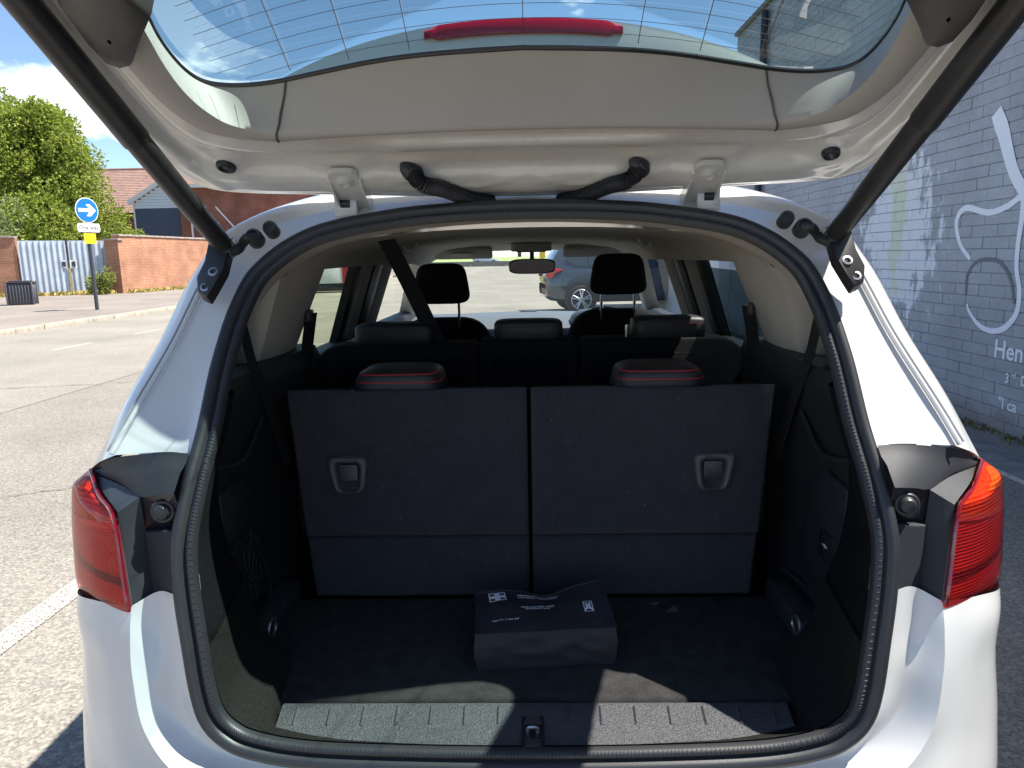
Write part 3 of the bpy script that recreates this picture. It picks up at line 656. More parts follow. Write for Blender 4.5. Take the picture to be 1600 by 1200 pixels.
MB().disc((.85, -.66, 1.18), (0, -1, 0), .11, [(1, 0), (1, .012), (.9, .014)], 18, .6).build('hatch', plastic_g, kk)
# far edge of the car park
lw = tag(empty('low_wall', (-20, 120, 0)), 'low grey wall along the far edge of the car park', 'wall')
MB().box(-60, 60, 0, .3, -.1, .85).build('wall_face', conc, lw, smooth=False)
grass_m = mat('lawn', (.27, .33, .12), .9, var=[(1.5, .7, 1.25, .3, .7), (20, .7, 1.3, .3, .7)])
tag(mesh('grass_bank', [(-140, 121, .5), (100, 121, .5), (100, 140, 1.5), (-140, 140, 1.5), (100, 230, 1.6), (-140, 230, 1.6)], [(0, 1, 2, 3), (3, 2, 4, 5)], grass_m, smooth=False), kind='structure')
mb = MB()
for k in range(60): leaves(mb, (random.uniform(-60, 30), 119.7, .1), (.8, .3, .25), 12, .2, .5)
tag(mb.build('verge_plants', weed_m, smooth=False), 'dry plants along the foot of the far low wall', 'weeds', kind='stuff')
fb = 0
for (x, y, sc) in ((-42, 62, 1.2), (-34, 70, 1.0), (-24, 66, 1.1), (-16, 78, 1.0), (-52, 150, 1.6), (-38, 155, 1.5), (-20, 152, 1.3), (-2, 158, 1.5), (16, 150, 1.4), (34, 152, 1.5), (52, 145, 1.5)):
    lp = [(rs.uniform(-3, 3) * sc, rs.uniform(-2, 2) * sc, rs.uniform(2.2, 6.5) * sc, rs.uniform(1, 1.8) * sc, rs.uniform(1, 1.6) * sc, rs.uniform(1, 1.6) * sc) for _ in range(16)]
    tree('broadleaf_tree', (x, y, 0 if y < 100 else 1.4), lp, 26 / sc, .5 * sc, hedge_m, 'dark green broadleaf tree behind the red and white kiosk' if y < 100 else 'green broadleaf tree on the grass beyond the far low wall', (.3 * sc, 4 * sc), 'trees beyond the car park')
yp = tag(empty('yellow_marker', (.75, 38, 0)), 'yellow marker board on a post behind the slate grey car', 'sign')
MB().tube([(0, 0, 0), (0, 0, 1.7)], .04, 8).build('post', post_m, yp); MB().box(-.16, .16, -.06, -.04, 1.35, 1.7).build('board', MATS['sign_yellow'], yp)

# ================================================================== THE WHITE CAR
car = tag(empty('white_car'), 'white people carrier with its tailgate raised and boot open', 'car')
def both(fn):
    for s in (1, -1): fn(s)
def sm(s, P): return [Vector((s * p[0], p[1], p[2])) for p in P]
# ---- seal path (right half, top centre to bottom centre)
SEAL = [(0, .46, 1.529), (.15, .455, 1.525), (.28, .44, 1.513), (.43, .40, 1.48), (.529, .36, 1.414), (.571, .32, 1.338), (.591, .258, 1.234), (.599, .192, 1.122), (.606, .135, 1.040), (.610, .085, .952), (.602, .060, .872), (.586, .038, .785), (.572, .023, .705), (.556, .015, .658), (.526, .010, .624), (.478, .006, .601), (.378, .003, .584), (.20, .001, .577), (0, 0, .575)]
loop = SEAL + [(-p[0], p[1], p[2]) for p in SEAL[-2:0:-1]]
LP = crom(loop, 8, closed=True)
def seal_frames():
    n = len(LP); out = []
    for i, p in enumerate(LP):
        t = (LP[(i + 1) % n] - LP[i - 1]).normalized()
        # rearward normal of the opening surface
        zs_ = (p.z - .6) / .93; nn = Vector((0, -1, .25 + .75 * max(0, zs_))).normalized()
        nn = (nn - t * nn.dot(t)).normalized(); b = t.cross(nn); 
        cc = Vector((0, p.y, 1.05)); 
        if b.dot(Vector((p.x, 0, p.z - 1.05))) < 0: b = -b
        out.append((p, t, nn, b))
    return out
SF = seal_frames()
def swept(name, prof, m, ripple=None):
    rows = []
    for i, (p, t, nn, b) in enumerate(SF):
        rows.append([p + b * u + nn * v for u, v in prof])
    return loft(name, rows, m, car, cr=True, ang=60)
# double-lobed weatherstrip: outer bulb, groove, inner lip
swept('weatherstrip', [(.002, -.02), (.003, .004), (-.002, .013), (-.010, .016), (-.018, .012), (-.0205, .006), (-.0225, .004), (-.025, .006), (-.029, .010), (-.034, .009), (-.038, .004), (-.040, -.006)], rubber)
# fine ribs along the inner lip
rib = MB()
for i in range(len(SF)):
    p, t, nn, b = SF[i]; p2 = SF[(i + 1) % len(SF)][0]; d = (p2 - p).length; k = max(1, int(d / .006))
    for j in range(k):
        q = p + (p2 - p) * (j / k); c_ = q + b * -.0325 + nn * .0098
        rib.add([c_ + b * .005 - t * .0012, c_ + b * .005 + t * .0012, c_ - b * .005 + t * .0012 - nn * .003, c_ - b * .005 - t * .0012 - nn * .003, c_ + nn * .0012], [(0, 1, 4), (1, 2, 4), (2, 3, 4), (3, 0, 4)])
tag(rib.build('lip_ribs', rubber, bpy.data.objects['weatherstrip'], smooth=False), kind='stuff')

# ---- white upper shell: stations A (seal) B C (crease) D E G
ST = [
 [(0, .455, 1.527), (0, .50, 1.530), (0, .545, 1.553), (0, .62, 1.595), (0, .9, 1.625), (0, 1.4, 1.642)],
 [(.28, .437, 1.512), (.288, .48, 1.516), (.30, .53, 1.540), (.305, .60, 1.583), (.31, .9, 1.615), (.31, 1.4, 1.632)],
 [(.43, .397, 1.479), (.45, .44, 1.486), (.478, .505, 1.515), (.50, .57, 1.555), (.51, .9, 1.588), (.51, 1.4, 1.602)],
 [(.527, .357, 1.413), (.554, .380, 1.425), (.590, .425, 1.462), (.625, .47, 1.49), (.632, .85, 1.52), (.63, 1.4, 1.54)],
 [(.569, .317, 1.338), (.598, .330, 1.345), (.628, .362, 1.385), (.683, .42, 1.405), (.70, .50, 1.41), (.70, .58, 1.41)],
 [(.589, .255, 1.234), (.622, .272, 1.245), (.672, .292, 1.263), (.735, .345, 1.265), (.757, .42, 1.265), (.762, .56, 1.265)],
 [(.597, .189, 1.124), (.638, .216, 1.132), (.728, .222, 1.14), (.785, .275, 1.145), (.808, .36, 1.15), (.815, .60, 1.15)],
 [(.600, .160, 1.082), (.650, .182, 1.084), (.75, .180, 1.080), (.815, .230, 1.052), (.850, .288, 1.028), (.866, .60, 1.02)],
]
full = ST[::-1] + [[(-p[0], p[1], p[2]) for p in s] for s in ST[1:]]
def strip(name, c0, c1, sub, m, stations, parent=car, n=6, shape=None, ang=40):
    cols = [crom([s[c] for s in stations], n) for c in range(c0, c1 + 1)]
    rows = []
    for i in range(len(cols[0])):
        P = [c[i] for c in cols]; rows.append(crom(P, sub) if len(P) > 2 else [P[0].lerp(P[1], k / sub) for k in range(sub + 1)])
    return loft(name, rows, m, parent, ang=ang)
bs = strip('body_shell', 2, 5, 5, paint, full)
strip('gutter', 0, 2, 5, paint, full, bs)
# shut-line seam along the crease
for sgn in (1, -1):
    P = crom(sm(sgn, [s[2] for s in ST[3:]]), 8)
    MB().tube([p + Vector((sgn * .012, -.004 - .0, .008)) for p in P], .0022, 6).build('panel_seam', mat('seam_shadow_gap', (.30, .30, .31), .6) if 'seam_shadow_gap' not in MATS else MATS['seam_shadow_gap'], bs)
    MB().tube([p + Vector((sgn * .006, -.003, .003)) for p in P], .0045, 8).build('hem_bead', paint, bs)
# ---- roof
rows = []
for y, dz, dw in ((.88, 0, 0), (1.4, .017, 0), (2.0, .012, .0), (2.5, -.02, -.01), (2.85, -.075, -.02)):
    half = [(0, 1.624 + dz), (.31, 1.614 + dz), (.51, 1.587 + dz), (.61, 1.545 + dz), (.655, 1.505 + dz), (.66, 1.475 + dz)]
    rows.append([(-(x + dw), y, z) for x, z in half[:0:-1]] + [(x + (dw if x else 0), y, z) for x, z in half])
loft('roof', rows, paint, car)
# ---- bumper: stations from pocket bottom round under the opening
BS = [
 [(.601, .058, .868), (.640, .075, .866), (.682, .062, .846), (.765, .098, .838), (.846, .168, .822), (.876, .30, .812)],
 [(.586, .040, .79), (.635, .062, .80), (.680, .045, .80), (.770, .085, .79), (.842, .155, .785), (.882, .30, .780)],
 [(.576, .026, .73), (.622, .045, .738), (.672, .025, .735), (.752, .066, .725), (.830, .138, .715), (.888, .30, .71)],
 [(.556, .012, .658), (.596, .03, .652), (.645, .000, .645), (.735, .040, .62), (.838, .125, .585), (.898, .30, .57)],
 [(.490, .003, .602), (.522, .018, .592), (.566, -.03, .583), (.67, -.015, .53), (.812, .08, .45), (.895, .30, .42)],
 [(.36, -.002, .585), (.38, .006, .572), (.41, -.05, .560), (.52, -.075, .49), (.66, -.04, .36), (.74, .2, .28)],
 [(.15, -.004, .575), (.155, .002, .562), (.16, -.06, .55), (.2, -.10, .48), (.25, -.09, .34), (.28, .15, .26)],
 [(0, -.004, .573), (0, .002, .560), (0, -.062, .549), (0, -.105, .478), (0, -.095, .335), (0, .15, .26)],
]
bfull = BS + [[(-p[0], p[1], p[2]) for p in s] for s in BS[-2::-1]]
bp_ = strip('bumper', 2, 5, 6, paint, bfull)
strip('bumper_step', 0, 2, 5, paint, bfull, bp_)

# ---- dark plastic pocket between seal and lamp, with rubber buffer
def pocket(s):
    top = [(.600, .150, 1.090), (.645, .155, 1.090), (.70, .166, 1.084), (.776, .202, 1.067), (.836, .248, 1.036)]
    mid = [(.602, .116, 1.064), (.640, .120, 1.062), (.69, .140, 1.054), (.765, .192, 1.043), (.834, .245, 1.031)]
    low = [(.604, .090, 1.034), (.642, .102, 1.029), (.680, .121, 1.021), (.746, .178, 1.027), (.829, .239, 1.027)]
    rows = [sm(s, crom(r, 5)) for r in (top, [tuple((x + y) / 2 + (0, .004, -.002)[i] for i, (x, y) in enumerate(zip(p, q))) for p, q in zip(top, mid)], mid, low)]
    pk = loft('lamp_pocket', rows, plastic_m, car, ang=50)
    up = crom([(.679, .1205, 1.0195), (.746, .177, 1.0248), (.828, .237, 1.0248)], 4); dn = crom([(.712, .104, .9985), (.772, .167, 1.0115), (.836, .243, 1.0225)], 4)
    loft('housing_top', [sm(s, up), sm(s, dn)], plastic, pk)
    loft('housing_side', [sm(s, crom([(.6792, .1205, 1.019), (.669, .110, .93), (.655, .090, .850)], 4)), sm(s, crom([(.696, .110, 1.008), (.682, .092, .925), (.667, .074, .843)], 4)), sm(s, crom([(.7125, .1035, .998), (.694, .080, .917), (.679, .061, .838)], 4))], plastic_m, pk)
    MB().add(sm(s, [(.604, .094, 1.033), (.679, .124, 1.020), (.676, .122, .960), (.606, .118, .968)]), [(0, 1, 2, 3)]).build('recess_floor', plastic_g, pk, smooth=False)
    bx = [(.604, .118, .9685), (.674, .122, .961), (.669, .106, .962), (.606, .086, .972), (.656, .088, .853), (.604, .062, .870)]
    MB().add(sm(s, bx), [(0, 1, 2, 3), (3, 2, 4, 5)]).build('lower_box', plastic_m, pk, bevel=.003, ang=20)
    c = Vector((s * .632, .106, 1.000)); nn = Vector((s * -.15, -1, .05))
    MB().disc(c, nn, .0215, [(1, -.02), (1, .004), (.88, .008), (.70, .008), (.62, .013), (.50, .017), (.2, .0185)], 24).build('rubber_buffer', rubber, pk)
both(pocket)

# ---- tail lamps
lens_orange = glassmat('orange_lens_skin', (.97, .30, .12), .8)
lens_skin = glassmat('red_lens_skin', (.98, .24, .23), .8)
def reflm(name, c, sc=260, st=.8):
    m = mat(name, c, .3, coat=.6); n = m.node_tree.nodes; l = m.node_tree.links
    g = n.new('ShaderNodeNewGeometry'); v = n.new('ShaderNodeTexVoronoi'); v.inputs['Scale'].default_value = sc
    wv = n.new('ShaderNodeTexWave'); wv.bands_direction = 'Z'; wv.inputs['Scale'].default_value = 55; wv.inputs['Distortion'].default_value = .3
    ad = n.new('ShaderNodeMath'); ad.operation = 'ADD'; bp = n.new('ShaderNodeBump'); bp.inputs['Strength'].default_value = st; bp.inputs['Distance'].default_value = .003
    l.new(g.outputs['Position'], v.inputs[0]); l.new(g.outputs['Position'], wv.inputs[0]); l.new(v.outputs['Distance'], ad.inputs[0]); l.new(wv.outputs['Fac'], ad.inputs[1]); l.new(ad.outputs[0], bp.inputs['Height']); l.new(bp.outputs[0], n['Principled BSDF'].inputs['Normal'])
    return m
refl_red = reflm('lamp_reflector', (.92, .30, .28)); refl_amber = reflm('amber_reflector', (.95, 1.0, .35), 400); refl_white = reflm('white_guide', (.95, .9, .9), 500, .3); refl_dark = reflm('dark_divider', (.25, .03, .03))
def lamp(s):
    inner = crom([(.838, .250, 1.034), (.775, .168, 1.012), (.713, .103, .996), (.694, .079, .917), (.681, .062, .845), (.692, .088, .815)], 6)
    outer = crom([(.846, .265, 1.034), (.866, .258, 1.005), (.873, .248, .965), (.875, .240, .915), (.878, .236, .850), (.876, .234, .815)], 6)
    fwd = crom([(.849, .31, 1.03), (.868, .37, 1.0), (.876, .41, .96), (.879, .39, .915), (.882, .35, .855), (.881, .34, .82)], 6)
    rows = []
    n = len(inner)
    for i in range(n):
        a, b, f = inner[i], outer[i], fwd[i]; d = (b - a)
        mid1 = a + d * .35 + Vector((.018, -.022, 0)) * min(1, d.length / .1); mid2 = a + d * .75 + Vector((.022, -.016, 0)) * min(1, d.length / .1)
        rows.append(crom(sm(s, [a, a + d * .04 + Vector((.003, -.010, 0)), mid1, mid2, b, f]), 5))
    ln = loft('tail_lamp', rows[13:], lens_skin, car, ang=60)
    loft('indicator_lens', rows[:14], lens_orange, ln, ang=60)
    def inn(i0, i1, c0, c1, off, m, name): loft(name, [[rows[i][c] + Vector((s * (.003 - .007 * c / 25) * off / .006, off * (1.15 - .7 * c / 25), 0)) for c in range(c0, c1 + 1)] for i in range(i0, i1 + 1)], m, ln, ang=60)
    inn(0, len(rows) - 1, 4, 25, .007, refl_red, 'reflector')
    inn(2, 8, 9, 20, .004, refl_amber, 'indicator_bulb')
    inn(13, 14, 5, 20, .004, refl_white, 'light_guide')
    inn(20, 21, 4, 23, .004, refl_dark, 'divider')
    # dark edge trim down the inner edge
    MB().tube([sm(s, [p])[0] + Vector((s * .002, -.009, 0)) for p in inner[:25]], .0035, 8).build('edge_trim', lens_dark, ln)
both(lamp)
# ---- lower body sides with wheel arches, wheels
def sidepanel(s):
    pts = [(.37, .26), (.37, .95), (.5, 1.0)]
    for y, z in ((.8, 1.06), (1.2, 1.075), (2.4, 1.06), (3.3, 1.03), (3.9, .95), (4.25, .80), (4.3, .5), (4.2, .26)): pts.append((y, z))
    for cx, in ((3.55,), (.80,)):
        for k in range(13): t = math.pi * k / 12; pts.append((cx + .37 * math.cos(t), .30 + .37 * math.sin(t) - (.04 if k in (0, 12) else 0)))
    MB().prism(pts, lambda u, v, d: Vector((s * (.875 + .012 * math.sin((v - .3) * 3) - max(0, u - 3.4) ** 2 * .28 + d), u, v)), -.03, 0).build('side_panel', paint, car, ang=30)
    for cx in (.80, 3.55):
        wl = MB().disc((s * .66, cx, .315), (s, 0, 0), 1, [(.26, 0), (.30, .02), (.315, .05), (.315, .16), (.30, .20), (.23, .205), (.22, .18), (.05, .17)], 32).build('wheel', tyre_m, car)
        rb = MB().tube([(s * .858, cx + .215 * math.cos(t), .315 + .215 * math.sin(t)) for t in (2 * math.pi * k / 28 for k in range(28))], .014, 6, closed=True)
        for k in range(10):
            t = 2 * math.pi * k / 10; rb.tube([(s * .855, cx + .03 * math.cos(t), .315 + .03 * math.sin(t)), (s * .85, cx + .21 * math.cos(t), .315 + .21 * math.sin(t))], .016, 6)
        rb.build('rim', alloy, wl)
both(sidepanel)
# underbody, bonnet, nose
MB().box(-.86, .86, .12, 4.2, .24, .30).build('underbody', plastic, car, smooth=False)
rows = []
for y, z, hw in ((3.38, 1.03, .74), (3.7, .98, .76), (4.05, .90, .74), (4.28, .78, .68), (4.36, .6, .66), (4.34, .3, .66)):
    rows.append([(x * hw, y - (abs(x) ** 3) * .1, z + .03 * (1 - x * x)) for x in (-1, -.8, -.4, 0, .4, .8, 1)])
loft('bonnet', rows, paint, car)

# ================================================================== TAILGATE
BETA = R(25)
def TG(x, s, h):
    """tailgate coordinates: s along the raised door from its hinge, h outwards"""
    s0 = .56
    if s <= s0:
        y, z, a = .50 - s * math.cos(BETA), 1.56 + s * math.sin(BETA), BETA
    else:
        r = .52; a = BETA - (s - s0) / r
        y = .50 - s0 * math.cos(BETA) - r * (math.sin(BETA) - math.sin(a)); z = 1.56 + s0 * math.sin(BETA) + r * (-math.cos(BETA) + math.cos(a)) 
    return Vector((x, y + h * math.sin(a), z + h * math.cos(a)))
# outlines (right half), matched station by station
OUT = [(0, -.040), (.15, -.036), (.30, -.026), (.45, -.014), (.58, -.004), (.655, .012), (.692, .045), (.708, .10), (.712, .18), (.712, .28), (.710, .40), (.708, .52), (.70, .66), (.67, .80), (.60, .92), (.40, .985), (.20, 1.0), (0, 1.0)]
TRM = [(0, .245), (.15, .243), (.30, .235), (.40, .227), (.45, .223), (.51, .232), (.565, .252), (.590, .284), (.606, .332), (.612, .385), (.615, .44), (.617, .51), (.617, .60), (.59, .74), (.53, .84), (.38, .90), (.20, .92), (0, .92)]
RIM = [(0, .262), (.15, .260), (.30, .254), (.39, .252), (.435, .255), (.478, .264), (.513, .284), (.532, .313), (.544, .347), (.550, .39), (.549, .44), (.543, .495), (.535, .57), (.51, .68), (.46, .75), (.34, .79), (.20, .80), (0, .80)]
GLS = [(0, .361), (.15, .352), (.25, .338), (.35, .314), (.43, .294), (.490, .286), (.535, .289), (.562, .301), (.577, .326), (.584, .365), (.584, .41), (.578, .455), (.570, .55), (.54, .63), (.48, .67), (.36, .69), (.20, .70), (0, .70)]
GH = .05
def dens(P, n=4): return crom([Vector((p[0], p[1], 0)) for p in P], n)
dO, dT, dM, dG = dens(OUT, 8), dens(TRM, 8), dens(RIM, 8), dens(GLS, 8)
def fullring(d): return d + [Vector((-p.x, p.y, 0)) for p in d[-2:0:-1]]
rO, rT, rM, rG = fullring(dO), fullring(dT), fullring(dM), fullring(dG)
# inner white panel: pressed profile between outer edge and trim
prof = [(0, .050), (.0, .012), (.03, .002), (.09, 0), (.13, -.004), (.17, -.011), (.21, -.013), (.36, -.013), (.41, -.010), (.45, -.001), (.50, .003), (.66, .003), (.71, -.001), (.76, -.010), (.82, -.013), (1.0, -.013)]
def hprof(u):
    for (u0, h0), (u1, h1) in zip(prof[1:], prof[2:]):
        if u <= u1: return h0 + (h1 - h0) * (u - u0) / max(1e-6, u1 - u0)
    return prof[-1][1]
def sst(v, a, b): t = min(1, max(0, (v - a) / (b - a))); return t * t * (3 - 2 * t)
def relief(x, q):
    a = abs(x)
    k = -.007 * sst(q, .150, .160) * (1 - sst(a, .24, .29)) * (1 - sst(q, .20, .215))
    k -= .006 * math.exp(-((a - .363) / .058) ** 6 - ((q - .082) / .052) ** 6)
    k += .009 * math.exp(-((a - .487) / .062) ** 4 - ((q - .125) / .036) ** 4)
    k -= .006 * math.exp(-((a - .588) / .040) ** 4 - ((q - .122) / .036) ** 4)
    d = abs((a - .615) * .9 - (q - .045) * .42); k -= .006 * math.exp(-(d / .010) ** 2) * sst(q, .03, .05) * (1 - sst(q, .13, .15))
    k -= .005 * math.exp(-(a / .05) ** 4 - ((q - .04) / .03) ** 4)
    k -= .004 * math.exp(-((q - .062 - .02 * math.cos(a * 30)) / .007) ** 2) * (1 - sst(a, .27, .30))
    k -= .006 * math.exp(-((a - .225) / .05) ** 4 - ((q - .10) / .032) ** 4)
    k -= .005 * math.exp(-((a - .672) / .010) ** 2) * sst(q, .20, .24)
    return k
US = [i / 44 for i in range(45)]
rows = []
for a, b in zip(rO, rT):
    row = [TG(a.x, a.y, .050)]
    for u in US:
        q = a.lerp(b, u); row.append(TG(q.x, q.y, hprof(u) + (relief(q.x, q.y) * min(1, u * 12) * min(1, (1 - u) * 12))))
    rows.append(row)
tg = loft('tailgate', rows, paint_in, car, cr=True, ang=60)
# outer skin
rows = []
for a, b in zip(rO, rG): rows.append([TG(a.x, a.y, .050), TG(a.lerp(b, .12).x, a.lerp(b, .12).y, .085), TG(a.lerp(b, .6).x, a.lerp(b, .6).y, .088), TG(a.lerp(b, .84).x, a.lerp(b, .84).y, .062)])
loft('outer_skin', rows, paint, tg, cr=True, ang=60)
# trim panel from pressed panel to glass edge
rows = []
for a, m_, b in zip(rT, rM, rG):
    row = [TG(a.x, a.y, -.0125), TG(a.x, a.y, -.018), TG(a.lerp(m_, .12).x, a.lerp(m_, .12).y, -.024), TG(a.lerp(m_, .5).x, a.lerp(m_, .5).y, -.029), TG(a.lerp(m_, .85).x, a.lerp(m_, .85).y, -.029)]
    for u, h in ((.03, -.026), (.12, -.017), (.3, -.002), (.5, .014), (.75, .033), (1, GH)): q = m_.lerp(b, u); row.append(TG(q.x, q.y, h))
    rows.append(row)
loft('trim_panel', rows, greytrim, tg, cr=True, ang=60)
# seams in the trim
for s in (1, -1):
    P = [TG(s * x, q, h) for x, q, h in ((.446, .225, -.023), (.444, .240, -.0305), (.440, .255, -.029), (.434, .263, -.016), (.428, .273, .006), (.420, .284, .028), (.415, .297, .046))]
    MB().tube(P, .0022, 6).build('trim_seam', greytrim_d, tg)
# black edge of the glass
MB().tube([TG(p.x, p.y, GH + .001) for p in rG], .0042, 8, closed=True).build('glass_edge', plastic_g, tg)
# dark end pieces of the lower trim
for s in (1, -1):
    P = [(.50, .56), (.552, .50), (.575, .470), (.596, .464), (.612, .476), (.615, .52), (.61, .60), (.52, .66)]
    cpt = (sum(p[0] for p in P) / 8, sum(p[1] for p in P) / 8)
    rows = [[TG(s * x, q, -.018) for x, q in P]]
    for f, h in ((.98, -.048), (.90, -.060), (.5, -.066), (.05, -.068)): rows.append([TG(s * (cpt[0] + (x - cpt[0]) * f), cpt[1] + (q - cpt[1]) * f, h) for x, q in P])
    loft('lower_trim_end', rows, greytrim_d, tg, cc=True, ang=60)
# glass
rows = []
cg = Vector((0, .50, 0))
for f in (1.09, .75, .5, .25, .02): rows.append([TG((cg + (p - cg) * f).x, (cg + (p - cg) * f).y, .056 + .018 * (1 - f * f * .8)) for p in rG])
loft('rear_window', rows, glass_rear, tg, cc=True, ang=80)
# heater wires (inside face of the glass)
wire_m = mat('heater_wire', (.16, .10, .07), .5)
def halfw(q):
    best = 0
    for a, b in zip(dG, dG[1:]):
        if (a.y - q) * (b.y - q) <= 0 and abs(a.y - b.y) > 1e-6: best = max(best, a.x + (b.x - a.x) * (q - a.y) / (b.y - a.y))
    return best
def gh(x, q):
    u = (Vector((x, q, 0)) - cg); f = min(1, u.length / .5); return .056 + .018 * (1 - f * f * .8) - .004
for k in range(11):
    q0 = .325 + k * .030; P = []
    for i in range(-24, 25):
        x = i / 24 * .53; q = q0 - .10 * (x / .55) ** 2 + .02
        if abs(x) < halfw(q) - .012 and q > .29: P.append(TG(x, q, gh(x, q)))
    if len(P) > 2: MB().tube(P, .00045, 4, cap=False).build('heater_wire', wire_m, tg)
for x in (-.40, -.295, -.19, .0, .19, .295, .40):
    P = [TG(x * (1 - (q - .38) * .1), q, gh(x, q)) for q in (.375 - abs(x) * .16 + .02 * i for i in range(13))]
    MB().tube(P, .0008, 4, cap=False).build('heater_wire', wire_m, tg)
# roof spoiler standing up beyond the glass, with the high brake light
SPB = [(0, .300), (.15, .296), (.30, .284), (.42, .262), (.50, .238), (.53, .225)]
def spoiler_rows():
    rows = []
    for i in range(-20, 21):
        x = i / 20 * .53; u = abs(x) / .53; hgt = .092 * (1 - u ** 2.4) + .050
        b = .285 - .085 * u ** 2
        base = TG(x, b, .055); tip = Vector((x, max(base.y + .004, .262), max(base.z + .004, 1.826 - .112 * u ** 2.3)))
        rows.append([base, base.lerp(tip, .5) + Vector((0, -.006, 0)), base.lerp(tip, .93), tip, tip + Vector((0, .022, -.004)), base.lerp(tip, .5) + Vector((0, .045, 0)), base + Vector((0, .06, 0))])
    return rows
spr = spoiler_rows()
loft('spoiler', spr, paint, tg, ang=50)
rows = []
for i in range(-14, 15):
    r = spr[20 + round(i / 14 * 5.4)]; x = i / 14 * .172
    k = 20 + x / .53 * 20; a = int(math.floor(k)); f = k - a
    tip = spr[a][3].lerp(spr[a + 1][3], f); low = spr[a][0].lerp(spr[a + 1][0], f); d = (tip - low).normalized(); e = 1 if abs(i) < 13 else .55
    c_ = tip - d * .014
    rows.append([c_ + d * .0125 * e + Vector((0, .002, 0)), c_ + d * .0125 * e + Vector((0, -.0075, 0)), c_ + d * .004 + Vector((0, -.011, 0)), c_ - d * .012 * e + Vector((0, -.010, 0)), c_ - d * .0125 * e + Vector((0, .002, 0))])
loft('brake_light', rows, mat('crimson_lens', (.36, .003, .018), .15, coat=.4), tg, ang=40)

# plugs, holes, hinges, wiring sleeves
def tdisc(name, x, s, h, r, prof, m, sx=1.0): MB().disc(TG(x, s, h), (0, -math.sin(BETA), -math.cos(BETA)), r, prof, 22, sx).build(name, m, tg)
for s in (1, -1):
    tdisc('rubber_plug', s * .588, .122, -.002, .0175, [(1.12, -.012), (1.12, .006), (1, .010), (.85, .011), (.7, .006), (.45, .005), (.3, .008)], rubber, .86)
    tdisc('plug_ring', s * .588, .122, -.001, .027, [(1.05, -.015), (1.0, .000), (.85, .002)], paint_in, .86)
    tdisc('drain_plug', s * .677, .240, .006, .0062, [(1, -.005), (1, .004), (.8, .005)], rubber)
    tdisc('drain_plug', s * .680, .500, .006, .0062, [(1, -.005), (1, .004), (.8, .005)], rubber)
    tdisc('screw', s * .43, .008, .004, .0058, [(1, -.004), (1, .003), (.6, .004)], zinc)
    # hinge: cheeks, pad and bolt
    hx = .363
    hb = MB()
    for dx in (-.031, .031):
        hb.prism([(-.035, -.012), (-.02, -.030), (.03, -.030), (.085, -.022), (.09, -.010), (-.03, .0)], lambda u, v, d: TG(s * (hx + dx) + d, u + .0, v), -.0022, .0022)
    hb.prism(rrect(.030, .040, .018), lambda u, v, d: TG(s * hx + u, .075 + v, d), -.021, -.010)
    hb.prism([(-.026, -.035), (.026, -.035), (.030, .04), (-.030, .04)], lambda u, v, d: TG(s * hx + u, v, d), -.019, -.012)
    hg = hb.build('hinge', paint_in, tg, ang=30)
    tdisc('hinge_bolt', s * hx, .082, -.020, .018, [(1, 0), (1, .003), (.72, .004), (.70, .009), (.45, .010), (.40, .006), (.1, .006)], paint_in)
    MB().tube([Vector((s * .392, .49, 1.538)), Vector((s * .372, .49, 1.538))], .009, 12).build('hinge_pin', rubber, tg)
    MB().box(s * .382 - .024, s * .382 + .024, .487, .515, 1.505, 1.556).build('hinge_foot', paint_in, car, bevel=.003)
    # wiring sleeve
    a = TG(s * .222, .100, -.016)
    P = crom([a, a + Vector((-s * .018, -.008, -.022)), Vector((s * .165, .435, 1.558)), Vector((s * .12, .475, 1.543)), Vector((s * .07, .51, 1.535))], 16)
    rr = [.0130 + (.0042 if k % 2 else -.001) for k in range(len(P))]; rr[0] = .02; rr[1] = .019; rr[2] = .018; rr[3] = .0165
    MB().tube(P, rr, 14).build('wiring_sleeve', rubber, tg, ang=80)
    tdisc('sleeve_boot', s * .225, .098, -.008, .0265, [(1.05, -.004), (1, .008), (.8, .016), (.5, .022)], rubber, .62)
tdisc('drain_plug', 0, .040, -.010, .0075, [(1.5, -.006), (1.4, .000), (1, .002), (.8, .003)], rubber)

